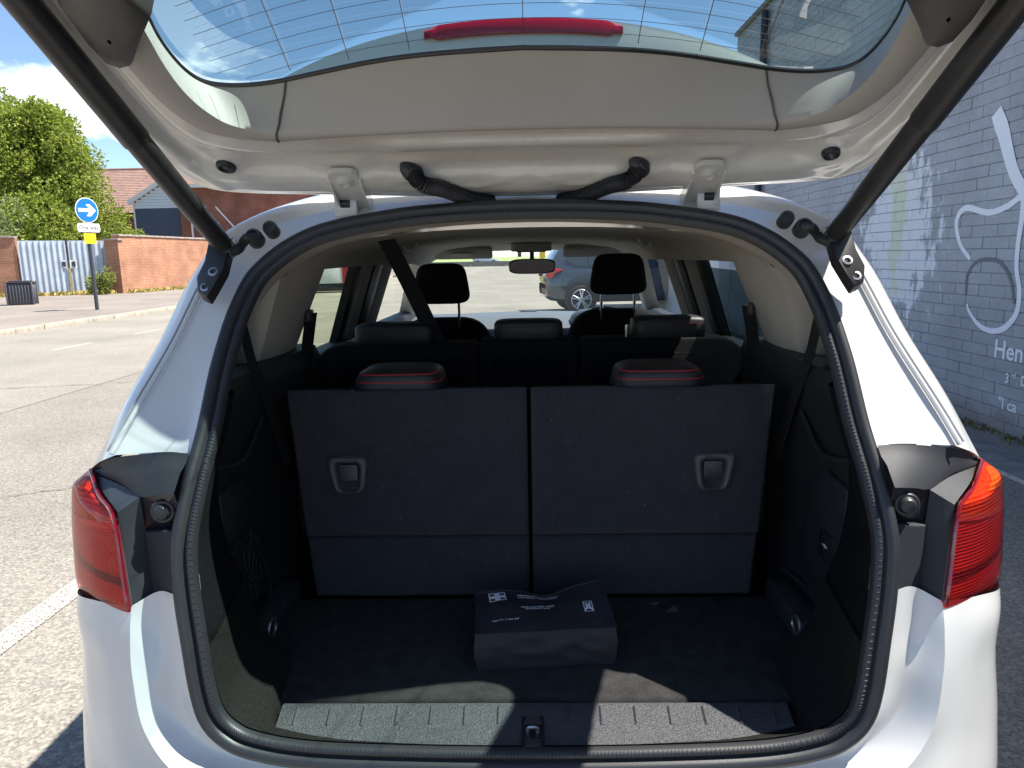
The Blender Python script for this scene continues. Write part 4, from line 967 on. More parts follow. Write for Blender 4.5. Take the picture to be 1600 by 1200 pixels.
# ---- struts
def strut(s):
    lo = Vector((s * .573, .33, 1.440)); pt = Vector((s * .660, -.036, 1.755)); d = (pt - lo); topp = lo + d * 1.45
    j = lo + d * .565
    st = MB().tube([lo + d * .03, lo + d * .06, lo + d * .30, j], [.015, .0185, .0200, .0208], 24).build('strut', steelblk, car, ang=60)
    MB().tube([j - d * .008, j, topp], [.0222, .0230, .0226], 24).build('strut_tube', steelblk, st, ang=60)
    MB().tube([lo - d * .02, lo + d * .035], [.010, .016], 14).build('end_joint', zinc, st)
    # bracket on the pillar
    bx = [(.566, .350, 1.452), (.606, .340, 1.446), (.611, .325, 1.408), (.626, .318, 1.378), (.618, .300, 1.350), (.596, .288, 1.342), (.583, .295, 1.365), (.569, .310, 1.395)]
    off = Vector((0, -.022, .016))
    V = sm(s, bx); mb = MB(); n = len(V)
    mb.add([v for v in V] + [v + off for v in V], [tuple(range(n, 2 * n))] + [(i, (i + 1) % n, n + (i + 1) % n, n + i) for i in range(n)])
    bk = mb.build('strut_bracket', steelblk, st, bevel=.003)
    for q in ((.589, .302, 1.390), (.602, .292, 1.362)):
        MB().disc(Vector((s * q[0], q[1] - .012, q[2] + .012)), (0, -.8, .55), .0095, [(1, -.003), (1, .004), (.62, .005), (.55, .001), (.2, .001)], 16).build('bracket_bolt', zinc, bk)
    # cable bellows and plugs in the gutter
    P = crom([Vector((s * .533, .352, 1.468)), Vector((s * .536, .325, 1.464)), Vector((s * .543, .316, 1.450)), Vector((s * .558, .322, 1.442)), lo + Vector((0, 0, .003))], 10)
    MB().tube(P, [.0075 + (.0022 if k % 2 else -.001) for k in range(len(P))], 12).build('cable_bellows', rubber, st, ang=80)
    MB().disc((s * .533, .356, 1.469), (0, -.9, .42), .0165, [(1, -.02), (1.0, .002), (.86, .007), (.66, .006), (.6, 0)], 22).build('cable_grommet', plastic, st)
    MB().disc((s * .506, .375, 1.486), (0, -.9, .42), .0145, [(1, -.02), (1, .002), (.85, .007), (.6, .006), (.5, .003), (.2, .003)], 22).build('gutter_plug', plastic, car)
both(strut)

# ================================================================== CAR INTERIOR
INNER = [p - b * .037 + Vector((0, .012, 0)) for (p, t, nn, b) in SF]
# ---- felt lining ring just inside the seal (lower part) and beige ring (upper part)
def ring(name, sel, fn, m, sub=3):
    n = len(INNER); ids = [i for i in range(n) if sel(INNER[i])]
    # order contiguous
    k = next((j for j in range(1, len(ids)) if ids[j] - ids[j - 1] != 1), 0); ids = ids[k:] + ids[:k]
    rows = [crom([INNER[i]] + fn(INNER[i]), sub) for i in ids]
    return loft(name, rows, m, car, ang=60)
def f_low(p):
    s = 1 if p.x > 0 else -1; a = abs(p.x); t = min(1, max(0, (p.z - .60) / .25))
    if p.z < .66 and a < .47: return [p + Vector((0, .02, -.012)), Vector((p.x, .14, .575))]
    return [Vector((p.x + s * .004, p.y + .04, p.z)), Vector((s * (a + .015 + .03 * t), max(.285, p.y + .10), p.z if p.z > .62 else .59))]
ring('boot_lining', lambda p: p.z < .80, f_low, cornercarpet)
for sg_ in (1, -1): ring('side_lining', lambda p: .78 < p.z < 1.185 and p.x * sg_ > 0, f_low, carpet)
def f_up(p):
    s = 1 if p.x >= 0 else -1; a = abs(p.x); z = p.z
    def ip(zs, v):
        for k in range(len(zs) - 1):
            if z <= zs[k + 1] or k == len(zs) - 2:
                f = min(1, max(0, (z - zs[k]) / (zs[k + 1] - zs[k]))); return v[k] + (v[k + 1] - v[k]) * f
    zs = (1.16, 1.25, 1.32, 1.38, 1.44, 1.475, 1.495)
    yy = ip(zs, (.31, .36, .53, .60, .62, .64, .66)); sc = ip(zs, (1.10, 1.125, 1.13, 1.13, 1.10, 1.06, 1.02)); dz = ip(zs, (0, 0, -.004, -.006, -.004, -.002, -.002))
    e = Vector((p.x * sc, yy, z + dz)); m_ = p.lerp(e, .45) + Vector((p.x * .03, 0, .004 if z > 1.42 else 0))
    return [p.lerp(e, .12) + Vector((0, .004, 0)), m_, e]
ring('pillar_trim', lambda p: p.z >= 1.165, f_up, beige, 4)
# ---- headliner
HP = [(0, 1.503), (.25, 1.498), (.42, 1.482), (.51, 1.458), (.553, 1.428), (.575, 1.400)]
rows = []
for y, dz in ((.645, -.016), (.9, -.004), (1.3, 0), (2.0, 0), (2.5, -.002), (2.75, -.014), (2.92, -.045)):
    rows.append(crom([(-x, y, z + dz) for x, z in HP[:0:-1]] + [(x, y, z + dz) for x, z in HP], 3))
hl = loft('headliner', rows, beige, car, ang=60)
SX = lambda z: .72 - .45 * (z - 1.1)
def onside(s, y, z, off=0): return Vector((s * (SX(z) + off), y, z))
def panel(name, s, quad, m, off0, off1, parent=car, nz=6, ny=3, bulge=.01):
    # quad: bottom near, bottom far, top far, top near (y,z)
    rows = []
    for i in range(nz + 1):
        a = i / nz; y0 = quad[0][0] + (quad[3][0] - quad[0][0]) * a; z0 = quad[0][1] + (quad[3][1] - quad[0][1]) * a; y1 = quad[1][0] + (quad[2][0] - quad[1][0]) * a; z1 = quad[1][1] + (quad[2][1] - quad[1][1]) * a
        r = [onside(s, y0, z0, off1)]
        for j in range(ny + 1): q = j / ny; r.append(onside(s, y0 + (y1 - y0) * q, z0 + (z1 - z0) * q, off0 - bulge * math.sin(math.pi * q)))
        r.append(onside(s, y1, z1, off1)); rows.append(r)
    return loft(name, rows, m, parent, ang=60)
def cabin(s):
    panel('rear_pillar_trim', s, ((.70, 1.165), (.985, 1.155), (.975, 1.43), (.62, 1.41)), beige, -.012, .05)
    panel('rear_pillar', s, ((.70, 1.06), (1.0, 1.06), (.99, 1.45), (.60, 1.43)), paint, .075, .045)
    # door pillar: black and grey strips
    for k, (a, b, m, o) in enumerate(((1.66, 1.74, rubber, .020), (1.74, 1.86, greytrim, .004), (1.86, 2.02, rubber, -.004), (2.02, 2.20, greytrim, -.008))):
        panel('door_pillar', s, ((a, 1.07), (b, 1.07), (b - .20, 1.455), (a - .20, 1.455)), m, o, .05, bulge=.006)
    panel('front_pillar', s, ((3.22, 1.05), (3.40, 1.03), (2.88, 1.47), (2.72, 1.46)), beige, -.02, .05)
    # glass
    def pane(name, pts, m): 
        o = MB().add([onside(s, y, z, .045) for y, z in pts], [tuple(range(len(pts)))]).build(name, m, car, smooth=False); return o
    pane('quarter_window', [(.36, 1.12), (.70, 1.12), (.66, 1.36), (.54, 1.36)], glass_side if s < 0 else glassmat('sun_block_glass', (.05, .07, .07), .5))  # right pane darkened to keep stray sun off the boot floor
    if s < 0: pane('rear_door_window', [(.97, 1.06), (1.74, 1.06), (1.56, 1.46), (.97, 1.46)], glass_side)
    else: pane('rear_door_window', [(.97, 1.06), (1.74, 1.06), (1.60, 1.375), (.97, 1.365)], glass_dark)
    pane('front_door_window', [(2.12, 1.05), (3.28, 1.03), (2.78, 1.455), (1.94, 1.46)], glass_front)
    # black rail above the windows
    MB().tube([onside(s, y, 1.455, .03) for y in (.58, 1.0, 1.6, 2.2, 2.75)], .024, 8).build('window_rail', rubber, car)
    # door and side trims
    rows = []
    for y in (1.02, 1.5, 2.2, 3.0, 3.45):
        rows.append([(s * .80, y, 1.10), (s * .74, y, 1.118), (s * .705, y, 1.112), (s * .69, y, 1.085), (s * .69, y, .95), (s * .64, y, .85), (s * .66, y, .6), (s * .68, y, .32)])
    loft('door_trim', rows, doortrim, car)
    rows = []
    for y, dx in ((.262, .0), (.30, .004), (.45, .012), (.62, .01), (.85, .015), (1.08, .02)):
        rows.append([(s * (.70 + .1 * (y > .6)), y, 1.16), (s * (.660 + dx), y, 1.176), (s * (.628 + dx), y, 1.170), (s * (.615 + dx), y, 1.14), (s * (.622 + dx), y, 1.0), (s * (.628 + dx), y, .86), (s * (.620 + dx), y, .72), (s * (.606 + dx), y, .60), (s * (.60 + dx), y, .56)])
    st_ = loft('boot_side_trim', rows, sidetrim, car)
    MB().prism([(.30, .70), (.52, .70), (.50, .90), (.40, .97), (.30, .96)], lambda u, v, d: Vector((s * (.628 - d), u, v)), -.01, .008).build('trim_panel', sidetrim, st_, bevel=.006)
    MB().tube(crom([Vector((s * .622, .29, 1.02)), Vector((s * .618, .42, 1.0)), Vector((s * .622, .55, 1.06))], 5), .006, 8).build('trim_ridge', sidetrim, st_)
    # metal tray edge and tie-down eye
    MB().tube(crom([Vector((s * .640, .30, .668)), Vector((s * .625, .45, .672)), Vector((s * .600, .57, .674))], 5), .004, 8, flat=.6).build('tray_edge', mat('dull_alloy_trim', (.12, .12, .14), .3, metal=.8) if 'dull_alloy_trim' not in MATS else MATS['dull_alloy_trim'], st_)
    MB().box(s * .59 - .028, s * .59 + .028, .30, .56, .600, .655).build('tray_box', plastic, st_, bevel=.006)
    MB().tube([(s * .562, .36 + .022 * math.cos(t), .640 + .018 * math.sin(t)) for t in (2 * math.pi * k / 16 for k in range(16))], .0035, 8, closed=True).build('tie_eye', zinc, st_)
    # third-row belt
    P = [Vector((s * .622, .475, 1.30)), Vector((s * .632, .54, 1.20)), Vector((s * .615, .60, 1.06)), Vector((s * .60, .64, .93))]
    V = []; 
    for p in P: V += [p + Vector((0, -.022, -.004)), p + Vector((0, .022, .004)), p + Vector((-s * .002, .022, .004)), p + Vector((-s * .002, -.022, -.004))]
    belt_m = mat('black_webbing', (.012, .012, .014), .7, bump=(400, .4, .001)) if 'black_webbing' not in MATS else MATS['black_webbing']
    mesh('seat_belt', V, gridf(4, 4, False, True), belt_m, car, smooth=False)
    P = [Vector((s * .615, .955, 1.275)), Vector((s * .640, .98, 1.18)), Vector((s * .65, 1.02, 1.05))]
    V = []
    for p in P: V += [p + Vector((s * .012, -.015, 0)), p + Vector((-s * .012, .015, 0)), p + Vector((-s * .014, .013, 0)), p + Vector((s * .010, -.017, 0))]
    mesh('seat_belt', V, gridf(3, 4, False, True), belt_m, car, smooth=False)
    MB().box(s * .62 - .008, s * .62 + .008, .93, .975, 1.25, 1.285).build('belt_guide', plastic, car, bevel=.004)
    # coat hook / grab handle
    P = crom([Vector((s * .475, 1.72, 1.478)), Vector((s * .468, 1.72, 1.455)), Vector((s * .45, 1.72, 1.448)), Vector((s * .430, 1.72, 1.462)), Vector((s * .425, 1.72, 1.485))], 4)
    MB().tube(P, .007, 8).build('coat_hook', mat('hook_grey', (.55, .55, .53), .4) if 'hook_grey' not in MATS else MATS['hook_grey'], hl)
    # sun visor
    vz = MB().prism(rrect(.155, .055, .02), lambda u, v, d: Vector((s * (.345) + u, 2.82 + v * .9 + d * .5, 1.447 - v * .42 + d)), -.010, .010).build('sun_visor', mat('visor_grey', (.36, .34, .31), .8) if 'visor_grey' not in MATS else MATS['visor_grey'], hl, bevel=.004)
both(cabin)
MB().prism(rrect(.055, .02, .006), lambda u, v, d: Vector((-.36 + u, 2.795 + v * .9 + d * .5, 1.448 - v * .42 + d)), -.0125, -.011).build('visor_label', mat('label_grey', (.45, .45, .42), .6), hl)
# socket on the right trim
def socket():
    sk = MB().prism(rrect(.032, .030, .007), lambda u, v, d: Vector((.626 - d, .37 + u, .812 + v)), -.002, .010).build('power_socket', plastic_g, bpy.data.objects['boot_side_trim'], bevel=.002)
    me = text_mesh('o-(+', .010)
    return sk
socket()
MB().box(.6148, .6158, .357, .383, .8125, .8140).box(.6148, .6158, .365, .373, .810, .8165).build('socket_mark', white_s, bpy.data.objects['boot_side_trim'])
# storage net on the left trim
nt_ = MB()
for k in range(9):
    y0 = .27 + k * .022
    nt_.tube([(-.607 - .004 * math.sin(k), y0 + .012 * math.sin(z * 40 + k), z) for z in (.69 + .012 * j for j in range(14 - abs(k - 5)))], .0016, 4, cap=False)
for j in range(11):
    nt_.tube([(-.606 - .004 * math.cos(j), .26 + .02 * i + .003 * j, .70 + .0145 * j + .004 * math.sin(i * 2 + j)) for i in range(10 - j // 3)], .0016, 4, cap=False)
nt_.build('storage_net', mat('net_cord', (.028, .027, .026), .8), car)
MB().tube(crom([Vector((-.605, .29, .84)), Vector((-.60, .40, .80)), Vector((-.60, .46, .72)), Vector((-.605, .47, .66))], 6), .004, 8).build('elastic_cord', rubber, car)
# ---- boot floor, sill plate, striker
tag(MB().box(-.66, .66, .03, 1.1, .54, .578).build('boot_base', carpet, car, smooth=False))
fl = MB().prism([(-.535, .155), (.535, .155), (.55, .20), (.605, .565), (-.605, .565), (-.55, .20)], lambda u, v, d: Vector((u, v, d)), .579, .606).build('boot_floor', floorcarpet, car, bevel=.012, seg=4)
# sill: front shelf, step, ribbed ramp (rising away), back edge
rows = []
for i in range(-24, 25):
    x = i / 24 * .462; e = (abs(x) / .462) ** 6 * .012
    rows.append([(x, .012 + e, .575), (x * .99, .014 + e, .6035), (x * .985, .066 + e * .5, .6045), (x * .99, .071 + e * .5, .6062), (x, .130, .6120), (x, .137, .6105), (x, .142, .575)])
sp_ = loft('sill_plate', rows, sillplastic, car, ang=40)
for i in range(-7, 8):
    x = i * .061
    if abs(x) < .02: continue
    z0, z1 = .6066, .6114
    MB().add([(x - .0035, .078, z0), (x + .0035, .078, z0), (x + .0035 + x * .01, .124, z1), (x - .0035 + x * .01, .124, z1), (x, .080, z0 + .0042), (x + x * .01, .122, z1 + .0042)], [(0, 4, 5, 3), (4, 1, 2, 5), (0, 1, 4), (3, 5, 2)]).build('rib', sillplastic, sp_, ang=60)
# striker in the middle of the sill
MB().box(-.020, .020, .012, .100, .590, .6100).build('striker_recess', plastic_g, sp_, bevel=.002)
MB().add([(-.017, .075, .6107), (.017, .075, .6107), (.010, .095, .6147), (-.010, .095, .6147)], [(0, 1, 2, 3)]).build('striker_flap', plastic, sp_, smooth=False)
MB().tube(crom([Vector((-.008, .055, .605)), Vector((-.008, .055, .618)), Vector((0, .052, .622)), Vector((.008, .055, .618)), Vector((.008, .055, .605))], 4), .0035, 8).build('striker', zinc, sp_)
MB().box(-.014, .014, .016, .034, .6101, .6135).build('striker_plate', plastic, sp_, bevel=.001)

# ---- third-row seat backs
def seatback(s):
    def pan(name, z0, z1, y0, th, parent, drop=0):
        a = lambda z: .533 + (.571 - .533) * (z - .617) / .503
        mb = MB(); nx, nz = 22, 14; rows = []
        # front face grid with softly rounded border
        def pt(u, v):
            z = z0 + (z1 - z0) * v; x = .0045 + (a(z) - .0045) * u
            d = min(u * (a(z) - .01), (1 - u) * (a(z) - .01), (1 - v) * (z1 - z0), v * (z1 - z0) + (.0 if z0 < .7 else .0))
            rr = .022; off = 0 if d > rr else rr - math.sqrt(max(0, rr * rr - (rr - d) ** 2))
            top = 0
            if drop and v > .8:
                top = -.004 * math.exp(-((x - .315) / .115) ** 8) * (v - .8) / .2
            wob = .004 * noise.noise((x * 6, z * 6, s * 3.1)) + .0012 * noise.noise((x * 22, z * 19, s * 1.7))
            return Vector((s * x, y0 + off + wob + .012 * (v - .5) * (1 if drop else 0), z + top))
        us = [0, .006, .013, .022, .032] + [.05 + .9 * i / 20 for i in range(21)] + [.968, .978, .987, .994, 1]
        vs_ = [0, .008, .018, .03] + [.06 + .88 * i / 16 for i in range(17)] + [.965, .978, .988, .995, 1]
        rows = [[pt(u, v) for u in us] for v in vs_]
        o = loft(name, rows, seatcarpet, parent, ang=70)
        zt = z1
        MB().box(*(sorted((s * .012, s * (a(zt) - .012)))), y0 + .016, y0 + th, z0 + .004, zt - .008).build('seat_core', fabric, o, bevel=.006)
        return o
    sb = pan('seat_back', .762, 1.120, .560, .10, car, drop=1)
    pan('hinge_flap', .604, .760, .562, .05, sb)
    # release handle: raised frame, recess and lever
    hx, hz = s * .428, .921
    def tr(sc, dz=0): # trapezoid, wider at top
        P = [(-.052, .046), (.050, .046), (.038, -.046), (-.034, -.046)]
        if s < 0: pass
        else: P = [(-x, z) for x, z in P][::-1]
        P = [(P[i][0] * sc, P[i][1] * sc + dz) for i in range(4)]
        out = []
        for i in range(4):
            p0, p1, p2 = Vector(P[i - 1]), Vector(P[i]), Vector(P[(i + 1) % 4]); r = .024 * sc
            a_, b_ = p1 + (p0 - p1).normalized() * r, p1 + (p2 - p1).normalized() * r
            out += [a_.lerp(p1, t).lerp(p1.lerp(b_, t), t) for t in (0, .25, .5, .75, 1)]
        return out
    Y = .552
    rings = [(1.0, 1.0, .010), (.99, .99, .001), (.94, .95, -.005), (.84, .90, -.008), (.66, .80, -.006), (.60, .76, .0), (.56, .73, .012)]
    rows = []
    base = tr(1)
    for f, f2, d in rings: rows.append([Vector((hx + p.x * f, Y + d + .0, hz + p.y * f2 - (.004 if f < .8 else 0))) for p in base])
    hd = loft('release_handle', rows, mat('grey_handle', (.075, .072, .074), .5, bump=(900, .2, .001)) if 'grey_handle' not in MATS else MATS['grey_handle'], sb, cc=True, ang=60)
    MB().prism([(p.x * .57, p.y * .74 - .004) for p in base], lambda u, v, d: Vector((hx + u, Y + d, hz + v)), .012, .014).build('handle_recess', plastic_g, hd, smooth=False)
    MB().prism(rrect(.0225, .0205, .005), lambda u, v, d: Vector((hx + u, Y + d, hz + .005 + v)), .001, .011).build('lever', plastic, hd, bevel=.002)
    # low headrest with twin red seams
    c = Vector((s * .315, .690, 1.112))
    V, F = cushion(c, (.110, .088, .050), .42, 40, 18, lambda p: Vector((p.x * (1 - .10 * max(0, p.z / .05)), p.y, p.z)))
    hr = mesh('headrest', V, F, leather, sb, ang=80)
    for zz, f in ((.020, 1.0), (.0385, .93)):
        P = []
        for k in range(25):
            th = math.pi + math.pi * k / 24
            def sp2(v, e): return math.copysign(abs(v) ** e, v)
            cph = (max(0, 1 - abs(zz / .05) ** (1 / .21))) ** .21 if False else (1 - (zz / .05) ** 4.76) ** .21
            P.append(c + Vector((sp2(math.cos(th), .42) * .110 * cph * (1 - .10 * zz / .05) * 1.004, sp2(math.sin(th), .42) * .088 * cph * 1.006, zz)))
        MB().tube(P, .0013, 5, cap=False).build('red_seam', red_thread, hr)
    MB().tube([c + Vector((-.108, -.07, .0)), c + Vector((-.112, -.08, -.02)), c + Vector((-.108, -.07, -.035))], .005, 8).build('pull_tab', mat('tab_grey', (.16, .17, .19), .6) if 'tab_grey' not in MATS else MATS['tab_grey'], hr)
    MB().box(c.x - .05, c.x + .05, .67, .71, 1.04, 1.08).build('headrest_post', plastic, hr)
both(seatback)
# seat cushion behind (third row) and cabin floor
MB().box(-.58, .58, .66, 1.05, .45, .78).build('rear_seat_cushion', fabric, car, bevel=.03)
MB().box(-.74, .74, 1.0, 3.6, .30, .34).build('cabin_floor', carpet, car, smooth=False)
# ---- second row
def row2(x0, x1, zt, hx0, hx1, hz0, hz1, rc):
    mb = MB(); pts = []
    r0, r1 = rc
    for (cx, cz, r, t0) in ((x1 - r1, zt - r1, r1, 0), (x0 + r0, zt - r0, r0, 90)):
        for k in range(7): t = R(t0 + 15 * k); pts.append((cx + r * math.cos(t), cz + r * math.sin(t)))
    pts += [(x0, .45), (x1, .45)]
    o = MB().prism(pts, lambda u, v, d: Vector((u, 1.20 + d + (v - 1.15) * .22 * 0 + (1.15 - v) * -.0, v)), 0, .13).build('middle_row_seat', fabric, car, bevel=.014)
    MB().prism([(x0 + .03, .5), (x1 - .03, .5), (x1 - .03 - r1 * .5, zt - .045), (x0 + .03 + r0 * .5, zt - .045)], lambda u, v, d: Vector((u, 1.20 + d, v)), -.006, .004).build('back_board', carpet, o, bevel=.003)
    V, F = cushion(((hx0 + hx1) / 2, 1.275, (hz0 + hz1) / 2), ((hx1 - hx0) / 2, .06, (hz1 - hz0) / 2), .35, 32, 12)
    hr = mesh('headrest', V, F, leather, o, ang=80)
    MB().tube([(hx0 + .012, 1.216, hz1 - .022), ((hx0 + hx1) / 2, 1.2145, hz1 - .02), (hx1 - .012, 1.216, hz1 - .022)], .0008, 5).build('red_seam', mat('dim_red_thread', (.10, .012, .016), .8) if 'dim_red_thread' not in MATS else MATS['dim_red_thread'], hr)
row2(-.695, -.163, 1.152, -.565, -.305, 1.140, 1.218, (.09, .02))
row2(-.157, .157, 1.162, -.112, .112, 1.150, 1.222, (.015, .015))
row2(.163, .700, 1.160, .335, .570, 1.146, 1.226, (.02, .10))
MB().tube([(.318, 1.25, 1.15), (.318, 1.25, 1.20)], .008, 8).build('belt_latch', chrome, car)
# roof-mounted centre belt
bP = [Vector((-.418, 1.10, 1.478)), Vector((-.37, 1.17, 1.35)), Vector((-.300, 1.265, 1.15))]
V = []
for p in bP: V += [p + Vector((-.026, 0, -.004)), p + Vector((.026, 0, .004)), p + Vector((.026, .002, .004)), p + Vector((-.026, .002, -.004))]
mesh('seat_belt', V, gridf(3, 4, False, True), MATS['black_webbing'], car, smooth=False)
# ---- front seats
def front(cx, dz):
    V, F = cushion((cx, 2.28, .80 + dz), (.255, .085, .36), .45, 36, 18, lambda p: Vector((p.x * (1 - .16 * max(0, p.z / .36) ** 2), p.y, p.z)))
    st = mesh('front_seat', V, F, fabric, car, ang=80)
    V, F = cushion((cx, 2.0, .50), (.25, .30, .10), .4); mesh('seat_cushion', V, F, fabric, st, ang=80)
    V, F = cushion((cx, 2.215, 1.318 + dz), (.120, .052, .092), .42, 36, 18, lambda p: Vector((p.x * (1 - .12 * p.z / .092), p.y, p.z)))
    hr = mesh('headrest', V, F, fabric, st, ang=80)
    for d in (-.075, .075): MB().tube([(cx + d, 2.215, 1.10), (cx + d, 2.215, 1.26 + dz)], .0065, 8).build('headrest_post', chrome, hr)
front(-.394, -.010); front(.408, .020)
# ---- dashboard, wheel, mirror, windscreen
rows = []
for y, z in ((2.86, .60), (2.84, .95), (2.88, 1.015), (2.98, 1.045), (3.2, 1.07), (3.42, 1.078), (3.6, 1.06), (3.62, .6)):
    rows.append([(x, y - .06 * abs(x) ** 2, z + .012 * math.exp(-((x) / .25) ** 2)) for x in (-.76, -.6, -.4, -.2, 0, .2, .4, .6, .76)])
db = loft('dashboard', rows, dash_m, car, ang=50)
V, F = cushion((.405, 3.02, 1.05), (.17, .14, .075), .7, 28, 14); mesh('instrument_hood', V, F, plastic, db, ang=80)
ring_ = [Vector((.405 + .185 * math.cos(t), 2.74 + .09 * math.sin(t) * .5, .965 + .175 * math.sin(t))) for t in (2 * math.pi * k / 40 for k in range(40))]
swl = MB().tube(ring_, .014, 10, closed=True).build('steering_wheel', leather, car)
V, F = cushion((.405, 2.755, .96), (.06, .03, .055), .6); mesh('wheel_boss', V, F, plastic, swl, ang=80)
for a in (0, math.pi, -math.pi / 2): MB().tube([(.405, 2.755, .96), (.405 + .18 * math.cos(a), 2.745, .965 + .17 * math.sin(a))], .014, 8).build('spoke', plastic, swl)
MB().box(-.05, .05, 3.36, 3.43, 1.082, 1.092).build('dash_vent', plastic, db, bevel=.003)
V, F = cushion((.022, 2.76, 1.372), (.124, .026, .040), .5, 36, 14)
mr_ = mesh('rear_view_mirror', V, F, plastic_g, car, ang=80)
MB().prism([(x * .94, z * .86) for x, z in circ(1, 36)], lambda u, v, d: Vector((.022 + math.copysign(abs(u) ** .6, u) * .122, 2.734 + d, 1.372 + math.copysign(abs(v) ** .65, v) * .038)), -.001, .003).build('mirror_glass', mat('mirror', (.035, .034, .038), .04, metal=1), mr_, smooth=False)
MB().tube([(.022, 2.78, 1.40), (.022, 2.84, 1.45)], .012, 10).build('mirror_arm', plastic, mr_)
MB().prism(rrect(.105, .09, .03), lambda u, v, d: Vector((.018 + u, 2.73 + v, 1.462 + d)), -.012, .03).build('roof_console', greytrim, hl, bevel=.006)
MB().prism(rrect(.075, .03, .01), lambda u, v, d: Vector((.018 + u, 2.70 + v, 1.445 + d)), 0, .006).build('console_lamp', plastic, hl, bevel=.002)
rows = []
for k in range(9):
    t = k / 8; y = 2.86 + (3.66 - 2.86) * t; z = 1.485 + (1.03 - 1.485) * t; hw = .60 + .14 * t
    rows.append([(x * hw, y - abs(x) ** 2 * .14, z + .02 * math.sin(math.pi * t)) for x in (-1, -.75, -.4, 0, .4, .75, 1)])
loft('windscreen', rows, glass_front, car, ang=80)
MB().tube([(-.2, 3.70, 1.035), (.25, 3.70, 1.045)], .008, 8).build('wiper', rubber, car)
# door mirrors
def dm(s):
    V, F = cushion((s * .99, 3.05, 1.05), (.11, .06, .075), .55, 24, 12); o = mesh('door_mirror', V, F, paint, car, ang=80)
    MB().tube([(s * .86, 3.07, 1.0), (s * .93, 3.06, 1.01)], .02, 8).build('mirror_foot', plastic, o)
both(dm)

# ================================================================== FIRST-AID BAG
bag = tag(empty('first_aid_bag', (-.112, .243, .6065), R(5)), 'black nylon first aid bag with white cross and print lying on the boot floor', 'bag')
nyl = mat('black_nylon', (.024, .024, .034), .55, bump=(900, .4, .001), var=[(14, .8, 1.2, .3, .7)])
nyl_s = mat('black_nylon_side', (.021, .020, .025), .6, bump=(900, .4, .001), var=[(14, .8, 1.2, .3, .7)])
BW, BD, BH = .282, .172, .080
def topz(u, v):
    z = BH + .006 * math.sin(math.pi * u) * math.sin(math.pi * v)
    z += .015 * max(0, u - .55) / .45 * v - .013 * math.exp(-((u - .58) / .15) ** 2) * v ** 2 + .006 * math.exp(-((u - .2) / .15) ** 2) * v
    return z + .0022 * noise.noise((u * 5, v * 4, 2.0)) + .0012 * noise.noise((u * 13, v * 9, 5.0))
def topp(u, v, off=0): 
    return Vector((u * BW + .004 * math.sin(3 * v), v * BD * (1 + .03 * u), topz(u, v) + off))
nu, nv = 40, 24
rows = [[topp(i / nu, j / nv) for i in range(nu + 1)] for j in range(nv + 1)]
tp = loft('top_panel', rows, nyl, bag, ang=80)
# gusset round the sides
per = [(i / nu, 0) for i in range(nu)] + [(1, j / nv) for j in range(nv)] + [(1 - i / nu, 1) for i in range(nu)] + [(0, 1 - j / nv) for j in range(nv)]
rows = []
for k in range(11):
    t = k / 10; r = []
    for (u, v) in per:
        p = topp(u, v); cx, cyy = BW / 2, BD / 2
        o = Vector((p.x - cx, p.y - cyy, 0)); out = 1 + .035 * math.sin(math.pi * t) - .03 * t
        wob = .006 * noise.noise((u * 6 + v * 3, v * 6, t * 4.5)) * math.sin(math.pi * t)
        q = Vector((cx, cyy, 0)) + o * out; q.z = p.z * (1 - t) + .001 * t; q += o.normalized() * wob
        r.append(q)
    rows.append(r)
loft('gusset', rows, nyl_s, bag, cc=True, ang=60)
edge = [topp(u, v, .0005) for u, v in per]
MB().tube(edge, .0016, 6, closed=True).build('edge_piping', nyl, bag)
zp = [Vector((BW / 2, BD / 2, 0)) + (Vector((topp(u, v).x - BW / 2, topp(u, v).y - BD / 2, 0))) * 1.028 + Vector((0, 0, topz(u, v) * .72)) for u, v in per[nu:]]
MB().tube(zp, .0022, 6).build('zip', fabric, bag)
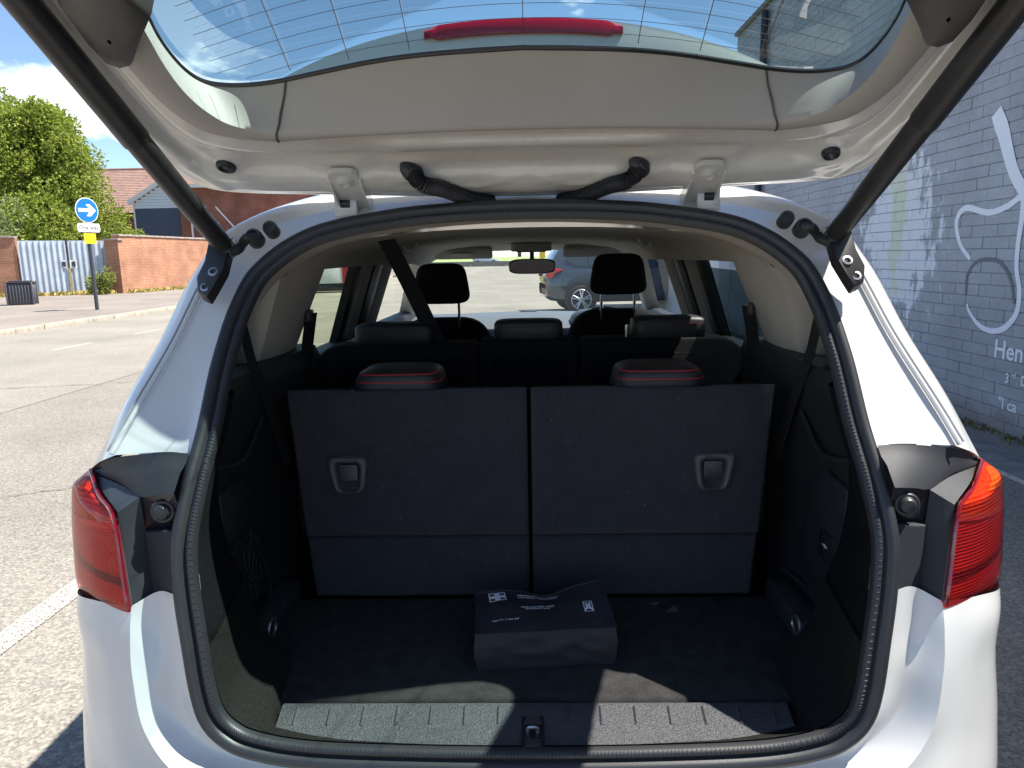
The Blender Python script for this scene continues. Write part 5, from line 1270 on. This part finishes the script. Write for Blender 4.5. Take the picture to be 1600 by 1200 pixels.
MB().tube(crom([Vector((-.006, .05, .055)), Vector((-.018, .035, .045)), Vector((-.022, .020, .032)), Vector((-.028, .008, .022))], 5), [.002] * 4 + [.0035] * 11 + [.003], 8).build('zip_pull', fabric, bag)
ink = mat('white_print', (.85, .88, .93), .6)
def bprint(body, size, u, v, name='print', rot=0, cen=False):
    me = text_mesh(body, size * 1.12, .03); V = []
    c_, s_ = math.cos(rot), math.sin(rot)
    xs = [p.co.x for p in me.vertices]; mid = (min(xs) + max(xs)) / 2 if cen else 0
    for p in me.vertices:
        x = (p.co.x - mid) * c_ - p.co.y * s_; y = (p.co.x - mid) * s_ + p.co.y * c_
        V.append(topp(u + x / BW, v + y / BD, .0022))
    mesh(name, V, [tuple(q.vertices) for q in me.polygons], ink, bag, smooth=False)
def bquad(name, u0, u1, v0, v1, n=4):
    rows = [[topp(u0 + (u1 - u0) * i / n, v0 + (v1 - v0) * j / n, .0020) for i in range(n + 1)] for j in range(n + 1)]; loft(name, rows, ink, bag, smooth=False)
# cross in a frame
u0, u1, v0, v1 = .105, .235, .70, .93
for q in ((u0, u1, v0, v0 + .018), (u0, u1, v1 - .018, v1), (u0, u0 + .008, v0, v1), (u1 - .008, u1, v0, v1), (u0 + .045, u1 - .045, v0 + .018, v1 - .018), (u0 + .008, u0 + .045, v0 + .075, v1 - .075), (u1 - .045, u1 - .008, v0 + .075, v1 - .075)): bquad('cross', *q)
bprint('Inhalt nach DIN 13164', .0068, .335, .50, rot=R(3)); bprint('ÖNORM V 5101', .0068, .365, .455, rot=R(3))
bprint('Teile-Nr. 7 263 426', .0062, .115, .235, rot=R(2))
bprint('VERBAND', .0085, .325, .82); bprint('First aid kit', .0072, .325, .765); bprint('Trousse de secours', .0060, .46, .80, rot=R(8)); bprint('Pronto soccorso', .0056, .48, .75, rot=R(8))
# monogram in a frame
m0, m1, n0, n1 = .80, .868, .33, .555
for q in ((m0, m1, n0, n0 + .012), (m0, m1, n1 - .012, n1), (m0, m0 + .006, n0, n1), (m1 - .006, m1, n0, n1)): bquad('monogram', *q)
bprint('A', .0245, .834, .36, 'monogram', cen=True); bprint('H', .0145, .834, .455, 'monogram', cen=True)
